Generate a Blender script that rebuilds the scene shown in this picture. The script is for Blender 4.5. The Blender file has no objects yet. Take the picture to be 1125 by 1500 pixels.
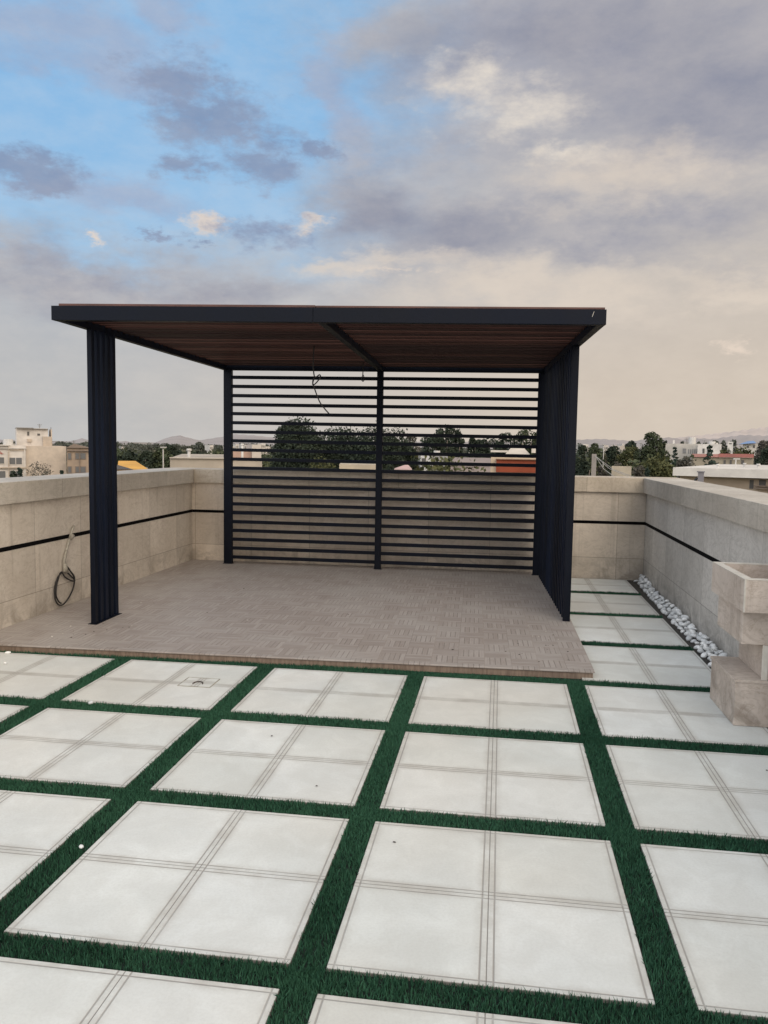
import bpy, math, random
import numpy as np
from mathutils import Vector, Matrix
random.seed(7); rng = np.random.default_rng(7)
sc = bpy.context.scene
C = sc.collection

# ------------------------------------------------------------------ camera
F, YAW, PIT, ROL = 1165.65, 0.143859, 0.083546, 0.015419
CAM = Vector((2.73834, -5.60443, 1.65344))
def _dir(X2, U2, D):
    c, s = math.cos(ROL), math.sin(ROL); X = X2*c - U2*s; U = X2*s + U2*c
    c, s = math.cos(PIT), math.sin(PIT); Y = D*c + U*s; Z = -D*s + U*c
    c, s = math.cos(YAW), math.sin(YAW); return Vector((X*c - Y*s, X*s + Y*c, Z))
cd = bpy.data.cameras.new('camera'); cam = bpy.data.objects.new('camera', cd); C.objects.link(cam)
r_, u_, b_ = _dir(1, 0, 0), _dir(0, 1, 0), -_dir(0, 0, 1)
cam.matrix_world = Matrix(((r_.x, u_.x, b_.x, CAM.x), (r_.y, u_.y, b_.y, CAM.y), (r_.z, u_.z, b_.z, CAM.z), (0, 0, 0, 1)))
cd.sensor_fit = 'HORIZONTAL'; cd.sensor_width = 36; cd.lens = F/1125*36
cd.clip_start = 0.05; cd.clip_end = 40000
sc.camera = cam
def ray(px, py): return _dir((px-562.5)/F, -(py-750)/F, 1)
def at(px, py, D):
    """world point seen towards (px,py) of the photo at horizontal distance D"""
    d = ray(px, py); return CAM + d*(D/math.hypot(d.x, d.y))
def azel(px, py):
    d = ray(px, py); return math.atan2(d.x, d.y), math.atan2(d.z, math.hypot(d.x, d.y))

def lin(r, g, b):
    f = lambda v: (v/255/12.92 if v/255 <= .04045 else ((v/255+.055)/1.055)**2.4)
    return (f(r), f(g), f(b), 1)

# ------------------------------------------------------------------ node helpers
class NT:
    def __init__(s, tree): s.t = tree; s.n = tree.nodes; s.l = tree.links
    def new(s, typ, **k):
        n = s.n.new(typ)
        for a, v in k.items(): setattr(n, a, v)
        return n
    def put(s, sock, v):
        if hasattr(v, 'is_linked') or isinstance(v, bpy.types.NodeSocket): s.l.new(v, sock)
        else: sock.default_value = v
    def math(s, op, a, b=None, c=None, clamp=False):
        n = s.new('ShaderNodeMath', operation=op, use_clamp=clamp)
        for i, v in enumerate((a, b, c)):
            if v is not None: s.put(n.inputs[i], v)
        return n.outputs[0]
    def vmath(s, op, a, b=None):
        n = s.new('ShaderNodeVectorMath', operation=op); s.put(n.inputs[0], a)
        if b is not None: s.put(n.inputs[1], b)
        return n.outputs['Value'] if op in ('LENGTH', 'DOT_PRODUCT') else n.outputs[0]
    def noise(s, vec, scale, detail=4, rough=.55, dist=0):
        n = s.new('ShaderNodeTexNoise'); s.put(n.inputs['Vector'], vec); n.inputs['Scale'].default_value = scale
        n.inputs['Detail'].default_value = detail; n.inputs['Roughness'].default_value = rough; n.inputs['Distortion'].default_value = dist
        return n.outputs['Fac']
    def ramp(s, fac, lo, hi, a=0., b=1., smooth=True):
        n = s.new('ShaderNodeMapRange', interpolation_type='SMOOTHSTEP' if smooth else 'LINEAR')
        s.put(n.inputs[0], fac); n.inputs[1].default_value = lo; n.inputs[2].default_value = hi
        n.inputs[3].default_value = a; n.inputs[4].default_value = b
        return n.outputs[0]
    def mix(s, fac, a, b, blend='MIX'):
        n = s.new('ShaderNodeMix', data_type='RGBA', blend_type=blend)
        s.put(n.inputs[0], fac); s.put(n.inputs[6], a); s.put(n.inputs[7], b); return n.outputs[2]
    def scale(s, vec, v): return s.vmath('MULTIPLY', vec, v)
def mat(name):
    m = bpy.data.materials.new(name); m.use_nodes = True; t = NT(m.node_tree)
    b = t.n['Principled BSDF']; t.bsdf = b
    t.pos = t.new('ShaderNodeNewGeometry').outputs['Position']
    return m, t
def bump(t, h, strength=.3, dist=.01):
    n = t.new('ShaderNodeBump'); n.inputs['Strength'].default_value = strength; n.inputs['Distance'].default_value = dist
    t.put(n.inputs['Height'], h); t.l.new(n.outputs[0], t.bsdf.inputs['Normal'])
def rough_mat(name, col, col2=None, scale=3, rough=.85, metallic=0, bstr=.2, stretch=(1, 1, 1)):
    m, t = mat(name); col2 = col2 or tuple(c*.75 for c in col[:3])+(1,)
    v = t.scale(t.pos, stretch)
    n = t.noise(v, scale, 6, .6)
    t.l.new(t.mix(t.ramp(n, .3, .7), col2, col), t.bsdf.inputs['Base Color'])
    t.bsdf.inputs['Roughness'].default_value = rough; t.bsdf.inputs['Metallic'].default_value = metallic
    if bstr: bump(t, t.noise(v, scale*8, 4), bstr, .004)
    return m

# ------------------------------------------------------------------ object helpers
def tag(o, label=None, cat=None, group=None, kind=None):
    for k, v in (('label', label), ('category', cat), ('group', group), ('kind', kind)):
        if v: o[k] = v
    return o
def thing(name, loc, label, cat, group=None, rz=0):
    o = bpy.data.objects.new(name, None); C.objects.link(o); o.location = loc; o.rotation_euler.z = rz
    o.empty_display_size = .1
    return tag(o, label, cat, group)
def root_loc(p):
    while p.parent: p = p.parent
    return Vector(p.location)
class MB:
    def __init__(s): s.v = []; s.f = []
    def hexa(s, P):
        """8 points: bottom ring 0-3 (ccw from above), top ring 4-7"""
        n = len(s.v); s.v += [Vector(p) for p in P]
        s.f += [tuple(n+i for i in q) for q in ((3, 2, 1, 0), (4, 5, 6, 7), (0, 1, 5, 4), (1, 2, 6, 5), (2, 3, 7, 6), (3, 0, 4, 7))]
        return s
    def box(s, x0, x1, y0, y1, z0, z1):
        return s.hexa([(x0, y0, z0), (x1, y0, z0), (x1, y1, z0), (x0, y1, z0), (x0, y0, z1), (x1, y0, z1), (x1, y1, z1), (x0, y1, z1)])
    def tube(s, pts, r, seg=8, r1=None):
        pts = [Vector(p) for p in pts]; n0 = len(s.v); k = len(pts)
        for i, p in enumerate(pts):
            d = (pts[min(i+1, k-1)] - pts[max(i-1, 0)]).normalized()
            a = d.orthogonal().normalized() if i == 0 else (pa - d*pa.dot(d)).normalized()
            pa = a; b = d.cross(a); rr = r if r1 is None else r + (r1-r)*i/(k-1)
            for j in range(seg):
                t = 2*math.pi*j/seg; s.v.append(p + a*math.cos(t)*rr + b*math.sin(t)*rr)
        for i in range(k-1):
            for j in range(seg):
                s.f.append((n0+i*seg+j, n0+i*seg+(j+1) % seg, n0+(i+1)*seg+(j+1) % seg, n0+(i+1)*seg+j))
        s.f.append(tuple(n0+j for j in reversed(range(seg)))); s.f.append(tuple(n0+(k-1)*seg+j for j in range(seg)))
        return s
    def prism(s, poly, z0, z1):
        n = len(s.v); k = len(poly)
        s.v += [Vector((x, y, z0)) for x, y in poly] + [Vector((x, y, z1)) for x, y in poly]
        s.f.append(tuple(n+i for i in reversed(range(k)))); s.f.append(tuple(n+k+i for i in range(k)))
        for i in range(k): s.f.append((n+i, n+(i+1) % k, n+k+(i+1) % k, n+k+i))
        return s
    def build(s, name, m, parent=None, bevel=0, smooth=False, loc=None):
        off = root_loc(parent) if parent else (Vector(loc) if loc is not None else Vector((0, 0, 0)))
        me = bpy.data.meshes.new(name); me.from_pydata([tuple(v-off) for v in s.v], [], s.f); me.update()
        me.materials.append(m)
        if smooth: me.polygons.foreach_set('use_smooth', [True]*len(me.polygons))
        o = bpy.data.objects.new(name, me); C.objects.link(o)
        if parent: o.parent = parent
        elif loc is not None: o.location = loc
        if bevel:
            b = o.modifiers.new('bevel', 'BEVEL'); b.width = bevel; b.segments = 2; b.limit_method = 'ANGLE'
        return o
def np_mesh(name, V, Fc, m):
    me = bpy.data.meshes.new(name); k = Fc.shape[1]
    me.vertices.add(len(V)); me.vertices.foreach_set('co', V.astype(np.float32).ravel())
    me.loops.add(Fc.size); me.loops.foreach_set('vertex_index', Fc.astype(np.int32).ravel())
    me.polygons.add(len(Fc)); me.polygons.foreach_set('loop_start', np.arange(0, Fc.size, k, dtype=np.int32))
    me.update(calc_edges=True); me.materials.append(m); return me
def link(name, me, parent=None, loc=(0, 0, 0)):
    o = bpy.data.objects.new(name, me); C.objects.link(o); o.location = loc
    if parent: o.parent = parent
    return o

# ------------------------------------------------------------------ materials
def m_slab():
    m, t = mat('white_terrazzo_tile')
    sep = t.new('ShaderNodeSeparateXYZ'); tc = t.new('ShaderNodeTexCoord'); t.l.new(tc.outputs['Object'], sep.inputs[0])
    def edge(o, half):       # object origin is the slab centre; tiles are half x half
        a = t.math('ABSOLUTE', o)
        return t.math('MINIMUM', a, t.math('ABSOLUTE', t.math('SUBTRACT', half, a)))
    ex, ey = edge(sep.outputs[0], .5), edge(sep.outputs[1], .5)
    def line(e, c, w): return t.ramp(t.math('ABSOLUTE', t.math('SUBTRACT', e, c)), w*.3, w, 1, 0)
    groove = t.math('MAXIMUM', line(ex, .022, .0044), line(ey, .022, .0044))
    joint = t.math('MAXIMUM', t.ramp(ex, .0007, .0026, 1, 0), t.ramp(ey, .0007, .0026, 1, 0))
    wob = t.noise(t.pos, 2.3, 5, .6)
    oi = t.new('ShaderNodeObjectInfo'); wn = t.new('ShaderNodeTexWhiteNoise', noise_dimensions='3D'); cb = t.new('ShaderNodeCombineXYZ')
    t.put(cb.inputs[0], t.math('GREATER_THAN', sep.outputs[0], 0)); t.put(cb.inputs[1], t.math('GREATER_THAN', sep.outputs[1], 0)); t.put(cb.inputs[2], t.math('MULTIPLY', oi.outputs['Random'], 97.0))
    t.l.new(cb.outputs[0], wn.inputs[0]); tone = t.ramp(wn.outputs['Value'], 0, 1, .955, 1.035, False)
    tn = t.new('ShaderNodeCombineXYZ'); t.put(tn.inputs[0], tone); t.put(tn.inputs[1], tone); t.put(tn.inputs[2], t.ramp(wn.outputs['Value'], 0, 1, .93, 1.03, False))
    cloud = t.noise(t.pos, 5.5, 7, .68, .8)
    fine = t.noise(t.pos, 90, 3, .7)
    blot = t.noise(t.pos, .55, 3, .5)
    col = t.mix(t.ramp(wob, .35, .7), lin(210, 213, 211), lin(221, 224, 222))
    col = t.mix(t.ramp(blot, .4, .75, 0, .55), col, lin(207, 200, 188))
    col = t.mix(t.ramp(fine, .35, .75, 0, .14), col, lin(150, 148, 142))
    col = t.mix(1.0, col, tn.outputs[0], 'MULTIPLY')
    col = t.mix(t.ramp(cloud, .38, .66, .22, 0), col, lin(178, 176, 168))
    # grime speckles, scuffs and dirt gathering near the joints
    st = t.noise(t.pos, 6.5, 6, .75, 1.2)
    col = t.mix(t.ramp(st, .66, .8, 0, .35), col, lin(140, 130, 118))
    scr = t.noise(t.scale(t.pos, (2.2, 11, 1)), 3.0, 7, .8, 2.5)
    col = t.mix(t.ramp(scr, .69, .74, 0, .35), col, lin(120, 114, 108))
    em = t.math('MINIMUM', ex, ey)
    dirt = t.math('MULTIPLY', t.ramp(em, .012, .06, .5, 0), t.ramp(t.noise(t.pos, 5, 5, .7), .32, .66, .15, 1))
    col = t.mix(dirt, col, lin(158, 151, 140))
    col = t.mix(t.math('MULTIPLY', groove, t.ramp(t.noise(t.pos, 3, 3), .25, .6, .5, .9)), col, lin(146, 142, 136))
    col = t.mix(t.math('MULTIPLY', joint, .85), col, lin(110, 105, 99))
    t.l.new(col, t.bsdf.inputs['Base Color'])
    t.l.new(t.ramp(wob, .3, .7, .5, .68), t.bsdf.inputs['Roughness'])
    h = t.math('SUBTRACT', t.math('MULTIPLY', fine, .12), t.math('MAXIMUM', groove, joint))
    bump(t, h, .5, .003)
    return m
def m_stone(name, a, b, vein, jx=None, axis=0, zj=(.27,)):
    """travertine cladding; a,b light and dark tone; jx = spacing of vertical joints along axis"""
    m, t = mat(name)
    n = t.noise(t.scale(t.pos, (1, 1, .8)), 1.6, 6, .62, .6)
    col = t.mix(t.ramp(n, .32, .68), b, a)
    sp = t.noise(t.pos, 26, 5, .7)
    col = t.mix(t.ramp(sp, .45, .75, 0, .35), col, vein)
    vn = t.noise(t.scale(t.pos, (1, 1, 2.2)), 2.1, 8, .72, 1.8)
    k = t.ramp(t.math('ABSOLUTE', t.math('SUBTRACT', vn, .5)), .0, .03, .38, 0)
    col = t.mix(k, col, vein)
    sep = t.new('ShaderNodeSeparateXYZ'); t.l.new(t.pos, sep.inputs[0])
    h = sp
    if jx:
        c = sep.outputs[axis]
        f = t.math('MODULO', t.math('ADD', c, 50.17), jx)
        d = t.math('MINIMUM', f, t.math('SUBTRACT', jx, f))
        j = t.ramp(d, .001, .004, .75, 0)
        for z in zj: j = t.math('MAXIMUM', j, t.ramp(t.math('ABSOLUTE', t.math('SUBTRACT', sep.outputs[2], z)), .001, .0045, .75, 0))
        # every slab of stone has its own tone
        idx = t.math('FLOOR', t.math('DIVIDE', t.math('ADD', c, 50.17), jx))
        wn = t.new('ShaderNodeTexWhiteNoise', noise_dimensions='2D'); cb = t.new('ShaderNodeCombineXYZ')
        t.put(cb.inputs[0], idx)
        lev = t.math('ADD', t.math('GREATER_THAN', sep.outputs[2], zj[0]), t.math('GREATER_THAN', sep.outputs[2], .74))
        t.put(cb.inputs[1], t.math('ADD', lev, t.math('GREATER_THAN', sep.outputs[2], 1.108)))
        t.l.new(cb.outputs[0], wn.inputs[0])
        tone = t.ramp(wn.outputs['Value'], 0, 1, .86, 1.08, False)
        tn = t.new('ShaderNodeCombineXYZ'); [t.put(tn.inputs[i], tone) for i in range(3)]
        col = t.mix(1.0, col, tn.outputs[0], 'MULTIPLY')
        col = t.mix(j, col, tuple(c*.45 for c in vein[:3])+(1,))
        h = t.math('SUBTRACT', sp, j)
    # damp dirt rising from the floor
    low = t.math('MULTIPLY', t.ramp(sep.outputs[2], .02, .42, 1, 0), t.ramp(t.noise(t.pos, 3.3, 6, .7, .8), .42, .62, 0, .55))
    col = t.mix(low, col, tuple(c*.5 for c in vein[:3])+(1,))
    runs = t.noise(t.scale(t.pos, (14, 14, .5)), 1.0, 4, .6)
    col = t.mix(t.ramp(runs, .56, .75, 0, .3), col, tuple(c*.62 for c in vein[:3])+(1,))
    t.l.new(col, t.bsdf.inputs['Base Color']); t.bsdf.inputs['Roughness'].default_value = .62
    bump(t, h, .22, .003)
    return m
def m_deck():
    m, t = mat('wood_look_parquet_tile')
    sep = t.new('ShaderNodeSeparateXYZ')
    rot = t.new('ShaderNodeVectorRotate', rotation_type='Z_AXIS'); t.l.new(t.pos, rot.inputs['Vector']); rot.inputs['Angle'].default_value = -.03
    P = rot.outputs[0]
    t.l.new(P, sep.inputs[0])
    X = t.math('ADD', sep.outputs[0], 40.13); Y = t.math('ADD', sep.outputs[1], 40.06)
    cx = t.math('FLOOR', t.math('DIVIDE', X, .2)); cy = t.math('FLOOR', t.math('DIVIDE', Y, .2))
    chk = t.math('MODULO', t.math('ADD', cx, cy), 2)
    def lines(c, p, w0, w1):
        f = t.math('MODULO', c, p); d = t.math('MINIMUM', f, t.math('SUBTRACT', p, f)); return t.ramp(d, w0, w1, 1, 0)
    lx, ly = lines(X, .04, .001, .0042), lines(Y, .04, .001, .0042)
    strip = t.math('ADD', t.math('MULTIPLY', chk, lx), t.math('MULTIPLY', t.math('SUBTRACT', 1, chk), ly))
    grout = t.math('MAXIMUM', lines(X, .4, .0008, .003), lines(Y, .4, .0008, .003))
    # grain runs along each strip
    gx = t.noise(t.scale(P, (90, 6, 1)), 1, 5, .7); gy = t.noise(t.scale(P, (6, 90, 1)), 1, 5, .7)
    grain = t.math('ADD', t.math('MULTIPLY', chk, gx), t.math('MULTIPLY', t.math('SUBTRACT', 1, chk), gy))
    # tone of each strip
    si = t.math('ADD', t.math('MULTIPLY', chk, t.math('FLOOR', t.math('DIVIDE', X, .04))),
                t.math('MULTIPLY', t.math('SUBTRACT', 1, chk), t.math('ADD', t.math('FLOOR', t.math('DIVIDE', Y, .04)), 700)))
    cb = t.new('ShaderNodeCombineXYZ'); t.put(cb.inputs[0], si); t.put(cb.inputs[1], cx); t.put(cb.inputs[2], cy)
    wn = t.new('ShaderNodeTexWhiteNoise', noise_dimensions='3D'); t.l.new(cb.outputs[0], wn.inputs[0])
    col = t.mix(t.ramp(wn.outputs['Value'], 0, 1, 0, 1), lin(151, 141, 133), lin(166, 157, 150))
    col = t.mix(t.ramp(grain, .35, .7, .0, .30), col, lin(104, 92, 85))
    dust = t.noise(t.pos, 1.1, 5, .62, .5)
    col = t.mix(t.ramp(dust, .4, .7, 0, .5), col, lin(172, 167, 161))
    spk = t.noise(t.pos, 38, 2, .5)
    col = t.mix(t.ramp(spk, .73, .77, 0, .6), col, lin(60, 50, 45))
    col = t.mix(t.math('MULTIPLY', strip, t.ramp(t.noise(t.pos, 4, 4, .7), .3, .6, .25, .72)), col, lin(92, 82, 77))
    col = t.mix(t.math('MULTIPLY', grout, .7), col, lin(160, 148, 138))
    t.l.new(col, t.bsdf.inputs['Base Color']); t.bsdf.inputs['Roughness'].default_value = .55
    bump(t, t.math('SUBTRACT', t.math('MULTIPLY', grain, .3), strip), .35, .003)
    return m
def m_leaf(name, dark, light, haze=(0, None)):
    m, t = mat(name)
    g = t.new('ShaderNodeNewGeometry'); rnd = g.outputs['Random Per Island']
    n = t.noise(t.pos, .55, 3, .6)
    f = t.math('ADD', t.math('MULTIPLY', rnd, .55), t.math('MULTIPLY', t.ramp(n, .35, .65), .45))
    col = t.mix(f, dark, light)
    if haze[0]: col = t.mix(haze[0], col, haze[1])
    t.l.new(col, t.bsdf.inputs['Base Color']); t.bsdf.inputs['Roughness'].default_value = .75
    t.bsdf.inputs['Specular IOR Level'].default_value = .15
    return m
def m_metal(name='navy_painted_steel', vary=False):
    m, t = mat(name)
    n = t.noise(t.scale(t.pos, (1, 1, .4)), 1.6, 4, .6)
    col = t.mix(t.ramp(n, .35, .7), (.0020, .0036, .0086, 1), (.0032, .0058, .0138, 1))
    sc_ = t.noise(t.scale(t.pos, (30, 30, 3)), 1.3, 5, .8)
    col = t.mix(t.ramp(sc_, .72, .8, 0, .35), col, (.07, .08, .1, 1))
    if vary:
        g = t.new('ShaderNodeNewGeometry'); sx = t.new('ShaderNodeSeparateXYZ'); t.l.new(g.outputs['True Normal'], sx.inputs[0])
        k_ = t.ramp(g.outputs['Random Per Island'], 0, 1, .5, 2.2, False)  # tone varied per fin, standing in for highlights on the ribs
        cb = t.new('ShaderNodeCombineXYZ'); [t.put(cb.inputs[i], k_) for i in range(3)]
        col = t.mix(1.0, col, cb.outputs[0], 'MULTIPLY')
    t.l.new(col, t.bsdf.inputs['Base Color']); t.l.new(t.ramp(n, .3, .7, .42, .6), t.bsdf.inputs['Roughness']); t.bsdf.inputs['Specular IOR Level'].default_value = .16
    bump(t, t.noise(t.pos, 60, 3), .08, .002)
    return m
M = {}
M['slab'] = m_slab()
M['deck'] = m_deck()
M['metal'] = m_metal()
M['fin'] = m_metal('navy_steel_fins', True)
ST = (lin(213, 204, 191), lin(197, 187, 173), lin(164, 151, 135))
M['stone_x'] = m_stone('beige_travertine_back', lin(208, 196, 180), lin(191, 179, 163), ST[2], .8, 0)
M['stone_y'] = m_stone('beige_travertine_side', *ST, .8, 1)
M['stone_r'] = m_stone('grey_travertine_side', lin(209, 205, 198), lin(195, 191, 184), lin(148, 143, 135), .8, 1)
M['cap_x'] = m_stone('cap_travertine_back', lin(200, 188, 170), lin(182, 170, 152), lin(146, 134, 118), 1.2, 0, (9,))
M['cap_y'] = m_stone('cap_travertine_side', lin(202, 195, 183), lin(184, 176, 164), lin(146, 138, 124), 1.2, 1, (9,))
M['basin'] = m_stone('fountain_travertine', lin(200, 188, 176), lin(174, 161, 149), lin(142, 125, 108))
M['rim'] = rough_mat('polished_stone_rim', lin(205, 200, 190), lin(190, 184, 172), 12, .5)
M['black'] = rough_mat('black_groove_strip', (.0015, .0015, .0018, 1), (.003, .003, .003, 1), 8, .9, bstr=0)
M['black'].node_tree.nodes['Principled BSDF'].inputs['Specular IOR Level'].default_value = .1
def m_wood():
    m, t = mat('red_brown_roof_slat')
    g = t.new('ShaderNodeNewGeometry'); rnd = g.outputs['Random Per Island']
    n = t.noise(t.scale(t.pos, (.8, 14, 14)), 2.2, 5, .6)
    col = t.mix(t.ramp(n, .3, .7), (.020, .0075, .006, 1), (.042, .015, .012, 1))
    col = t.mix(t.ramp(rnd, .72, .78, 0, .75, False), col, (.085, .038, .030, 1))  # some slats coloured paler to stand in for lit edges
    col = t.mix(t.ramp(rnd, .35, .30, 0, .65, False), col, (.012, .005, .005, 1))
    t.l.new(col, t.bsdf.inputs['Base Color']); t.bsdf.inputs['Roughness'].default_value = .6; t.bsdf.inputs['Specular IOR Level'].default_value = .2
    return m
M['wood'] = m_wood()
M['batten'] = rough_mat('brown_edge_batten', (.12, .05, .038, 1), (.06, .028, .022, 1), 3, .6, stretch=(1, 8, 8))
M['riser'] = rough_mat('brown_step_riser', lin(140, 122, 106), lin(112, 95, 82), 14, .6, stretch=(3, 3, .5))
M['turf'] = rough_mat('turf_backing', (.004, .016, .010, 1), (.003, .010, .007, 1), 20, .95)
M['grass'] = m_leaf('artificial_grass_blade', (.013, .052, .030, 1), (.055, .155, .090, 1))
def m_peb():
    m, t = mat('white_river_pebble'); oi = t.new('ShaderNodeObjectInfo')
    col = t.mix(t.ramp(oi.outputs['Random'], 0, 1, 0, 1, False), lin(196, 199, 200), lin(238, 239, 237))
    col = t.mix(t.ramp(t.noise(t.pos, 30, 5, .7, 1), .5, .7, 0, .4), col, lin(150, 146, 140))
    t.l.new(col, t.bsdf.inputs['Base Color']); t.bsdf.inputs['Roughness'].default_value = .6; bump(t, t.noise(t.pos, 70, 4), .25, .003); return m
M['pebble'] = m_peb()
M['dirt'] = rough_mat('dark_bed', lin(70, 66, 60), lin(46, 43, 40), 30, .95)
M['rubber'] = rough_mat('black_rubber_cable', (.008, .007, .007, 1), (.02, .017, .015, 1), 30, .45)
M['tape'] = rough_mat('grey_plastic_conduit', lin(170, 165, 152), lin(130, 124, 112), 25, .6)
M['screed'] = rough_mat('grey_screed', lin(150, 142, 132), lin(118, 110, 102), 3, .9)
M['debris_d'] = rough_mat('dark_crumb', lin(50, 44, 42), lin(80, 70, 64), 40, .9)

# ------------------------------------------------------------------ terrace setting
def struct(name, mb, m, **k): return tag(mb.build(name, m, **k), kind='structure')
struct('terrace_floor', MB().box(-1.9, 5.1, -8.5, 5.25, -.9, -.022), M['screed'])
struct('turf_base', MB().box(-1.28, 4.364, -8.4, 4.755, -.021, -.012), M['turf'])

# paving slabs: each one four square tiles, cross joints and a scored border line drawn by the material
xs = [(-1.12, -.122), (0, .997), (1.124, 2.119), (2.235, 3.243), (3.364, 4.364)]
ys = [(-.991, 0), (-2.126, -1.13), (-3.26, -2.254), (-4.375, -3.377)]
rows = ['row of paving nearest the raised deck', 'second row of paving in front of the deck', 'third row of paving in front of the deck', 'row of paving cut by the bottom edge of the photo']
cols = ['leftmost slab beside the left parapet', 'second slab from the left', 'middle slab', 'fourth slab from the left', 'rightmost slab']
marks = {(1, 0): 'holding the square drain cover', (4, 0): 'partly under the stone fountain', (3, 2): 'with a dark speck at its upper left'}
def slab(x0, x1, y0, y1, label):
    cx, cy = (x0+x1)/2, (y0+y1)/2
    sx, sy = (x1-x0), (y1-y0)
    o = MB().box(-.5, .5, -.5, .5, -.024, 0).build('paving_slab', M['slab'])
    b = o.modifiers.new('bevel', 'BEVEL'); b.width = .0025; b.segments = 2
    o.location = (cx, cy, random.uniform(-.0015, .0015)); o.scale = (sx, sy, 1)
    o.rotation_euler = (random.uniform(-.0008, .0008), random.uniform(-.0008, .0008), random.uniform(-.002, .002))
    tag(o, label, 'paving slab', 'white paving slabs set between strips of artificial grass')
for j, (y0, y1) in enumerate(ys):
    for i, (x0, x1) in enumerate(xs):
        if (i, j) in ((0, 3), (4, 3)) : continue
        lab = f'white stone slab, {cols[i]} in the {rows[j]}'
        if (i, j) in marks: lab = {(1, 0): 'white stone slab holding the square drain cover, just in front of the deck',
                                   (4, 0): 'white stone slab partly under the stone fountain, right of the deck corner'}.get((i, j), lab)
        slab(x0, x1, y0, y1, lab)
for k, (y0, y1) in enumerate([(.115, 1.165), (1.30, 2.43), (2.55, 3.655), (3.78, 4.74)]):
    slab(3.364, 4.364, y0, y1, ['white slab beside the deck corner, nearest of the narrow passage by the pebbles',
         'second white slab of the passage between slatted side screen and pebbles', 'third white slab of the passage between side screen and pebbles',
         'farthest white slab of the passage, touching the back parapet'][k])

# artificial grass in the joints
def grass():
    R = []
    for a, b in ((-1.27, -1.12), (-.122, 0), (.997, 1.124), (2.119, 2.235), (3.243, 3.364)):
        R.append((a, b, -4.6, 0.04, 1.0))
    for a, b in ((-.991, -1.13), (-2.126, -2.254), (-3.26, -3.377)):
        R.append((-1.12, 4.364, b, a, 1.0))
    R.append((-1.12, 4.364, 0, .115, 1.0))
    R += [(3.364, 4.37, 1.165, 1.30, .6), (3.364, 4.37, 2.43, 2.55, .5), (3.364, 4.37, 3.655, 3.78, .45)]
    Vs = []
    for x0, x1, y0, y1, k in R:
        n = int((x1-x0)*(y1-y0)*30000*k)
        x = rng.uniform(x0+.002, x1-.002, n); y = rng.uniform(y0+.002, y1-.002, n)
        # skip blades under the deck front
        yf = .03 + (x+1.417)/4.87*.15
        keep = ~((y > yf-.008) & (x < 3.44)); x, y = x[keep], y[keep]; n = len(x)
        # leave thin patches and gaps so the strip is uneven
        pn = np.sin(x*7.3+1.1*np.sin(y*5.1))*np.sin(y*6.1+1.7*np.sin(x*3.7))
        keep = rng.uniform(0, 1, n) > .22*(pn > .55); x, y, pn = x[keep], y[keep], pn[keep]; n = len(x)
        h = rng.uniform(.015, .029, n)*(1+.2*pn); w = rng.uniform(.0012, .0024, n)/max(k, .6)
        a = rng.uniform(0, 2*np.pi, n); lean = rng.normal(0, .38, n)*h
        la = rng.uniform(0, 2*np.pi, n)
        dx, dy = np.cos(a)*w, np.sin(a)*w
        lx, ly = np.cos(la)*lean, np.sin(la)*lean
        z0 = np.full(n, -.012)
        p0 = np.stack([x-dx, y-dy, z0], 1); p1 = np.stack([x+dx, y+dy, z0], 1)
        m0 = np.stack([x-dx*.8+lx*.35, y-dy*.8+ly*.35, z0+h*.6], 1); m1 = np.stack([x+dx*.8+lx*.35, y+dy*.8+ly*.35, z0+h*.6], 1)
        tp = np.stack([x+lx, y+ly, z0+h], 1)
        Vs.append(np.stack([p0, p1, m1, tp, m0], 1).reshape(-1, 3))
    V = np.concatenate(Vs); Fc = np.arange(len(V)).reshape(-1, 5)
    o = link('artificial_grass', np_mesh('artificial_grass', V, Fc, M['grass']))
    tag(o, 'dark green artificial grass filling the strips between the white slabs', 'grass', kind='stuff')
grass()

# raised deck of wood-look tiles
dk = thing('raised_deck', (1, 2.3, 0), 'low raised deck of grey brown wood look tiles under the pergola', 'deck')
poly = [(-1.417, .03), (3.455, .18), (3.40, 4.757), (-1.417, 4.757)]
MB().prism([(x, y+.012) if y < 1 else (x, y) for x, y in [( -1.416, .03), (3.443, .18), (3.39, 4.756), (-1.416, 4.756)]], -.011, .038).build('riser', M['riser'], dk)
MB().prism(poly, .0385, .050).build('tile_top', M['deck'], dk, bevel=.002)
tag(dk.children[0] if dk.children else dk)

# ------------------------------------------------------------------ parapet walls
XL, XR, YB, HT, HC, HS, CO = -1.417, 4.566, 4.758, 1.295, 1.107, .722, .046
def wall(label, body, cap, strip, mb_, mc_, loc):
    w = thing('parapet_wall', loc, label, 'parapet wall')
    MB().box(*body).build('wall_cladding', M[mb_], w)
    MB().box(*cap).build('coping', M[mc_], w, bevel=.004)
    MB().box(*strip).build('groove_strip', M['black'], w)
wall('beige travertine parapet on the left with a black groove and the coiled cable', (XL-.4, XL, -8.4, YB+.4, -.9, HC), (XL-.45, XL+CO, -8.4, YB-CO, HC+.001, HT),
     (XL-.01, XL+.0025, -8.4, YB-.003, HS-.019, HS+.019), 'stone_y', 'cap_y', (XL-.2, 0, 0))
wall('beige travertine parapet at the back behind the slatted screen', (XL+.001, XR-.001, YB, YB+.4, -.9, HC), (XL-.45, XR+.45, YB-CO+.0005, YB+.45, HC+.001, HT),
     (XL+.003, XR-.003, YB-.0025, YB+.01, HS-.019, HS+.019), 'stone_x', 'cap_x', (1.5, YB+.2, 0))
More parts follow.
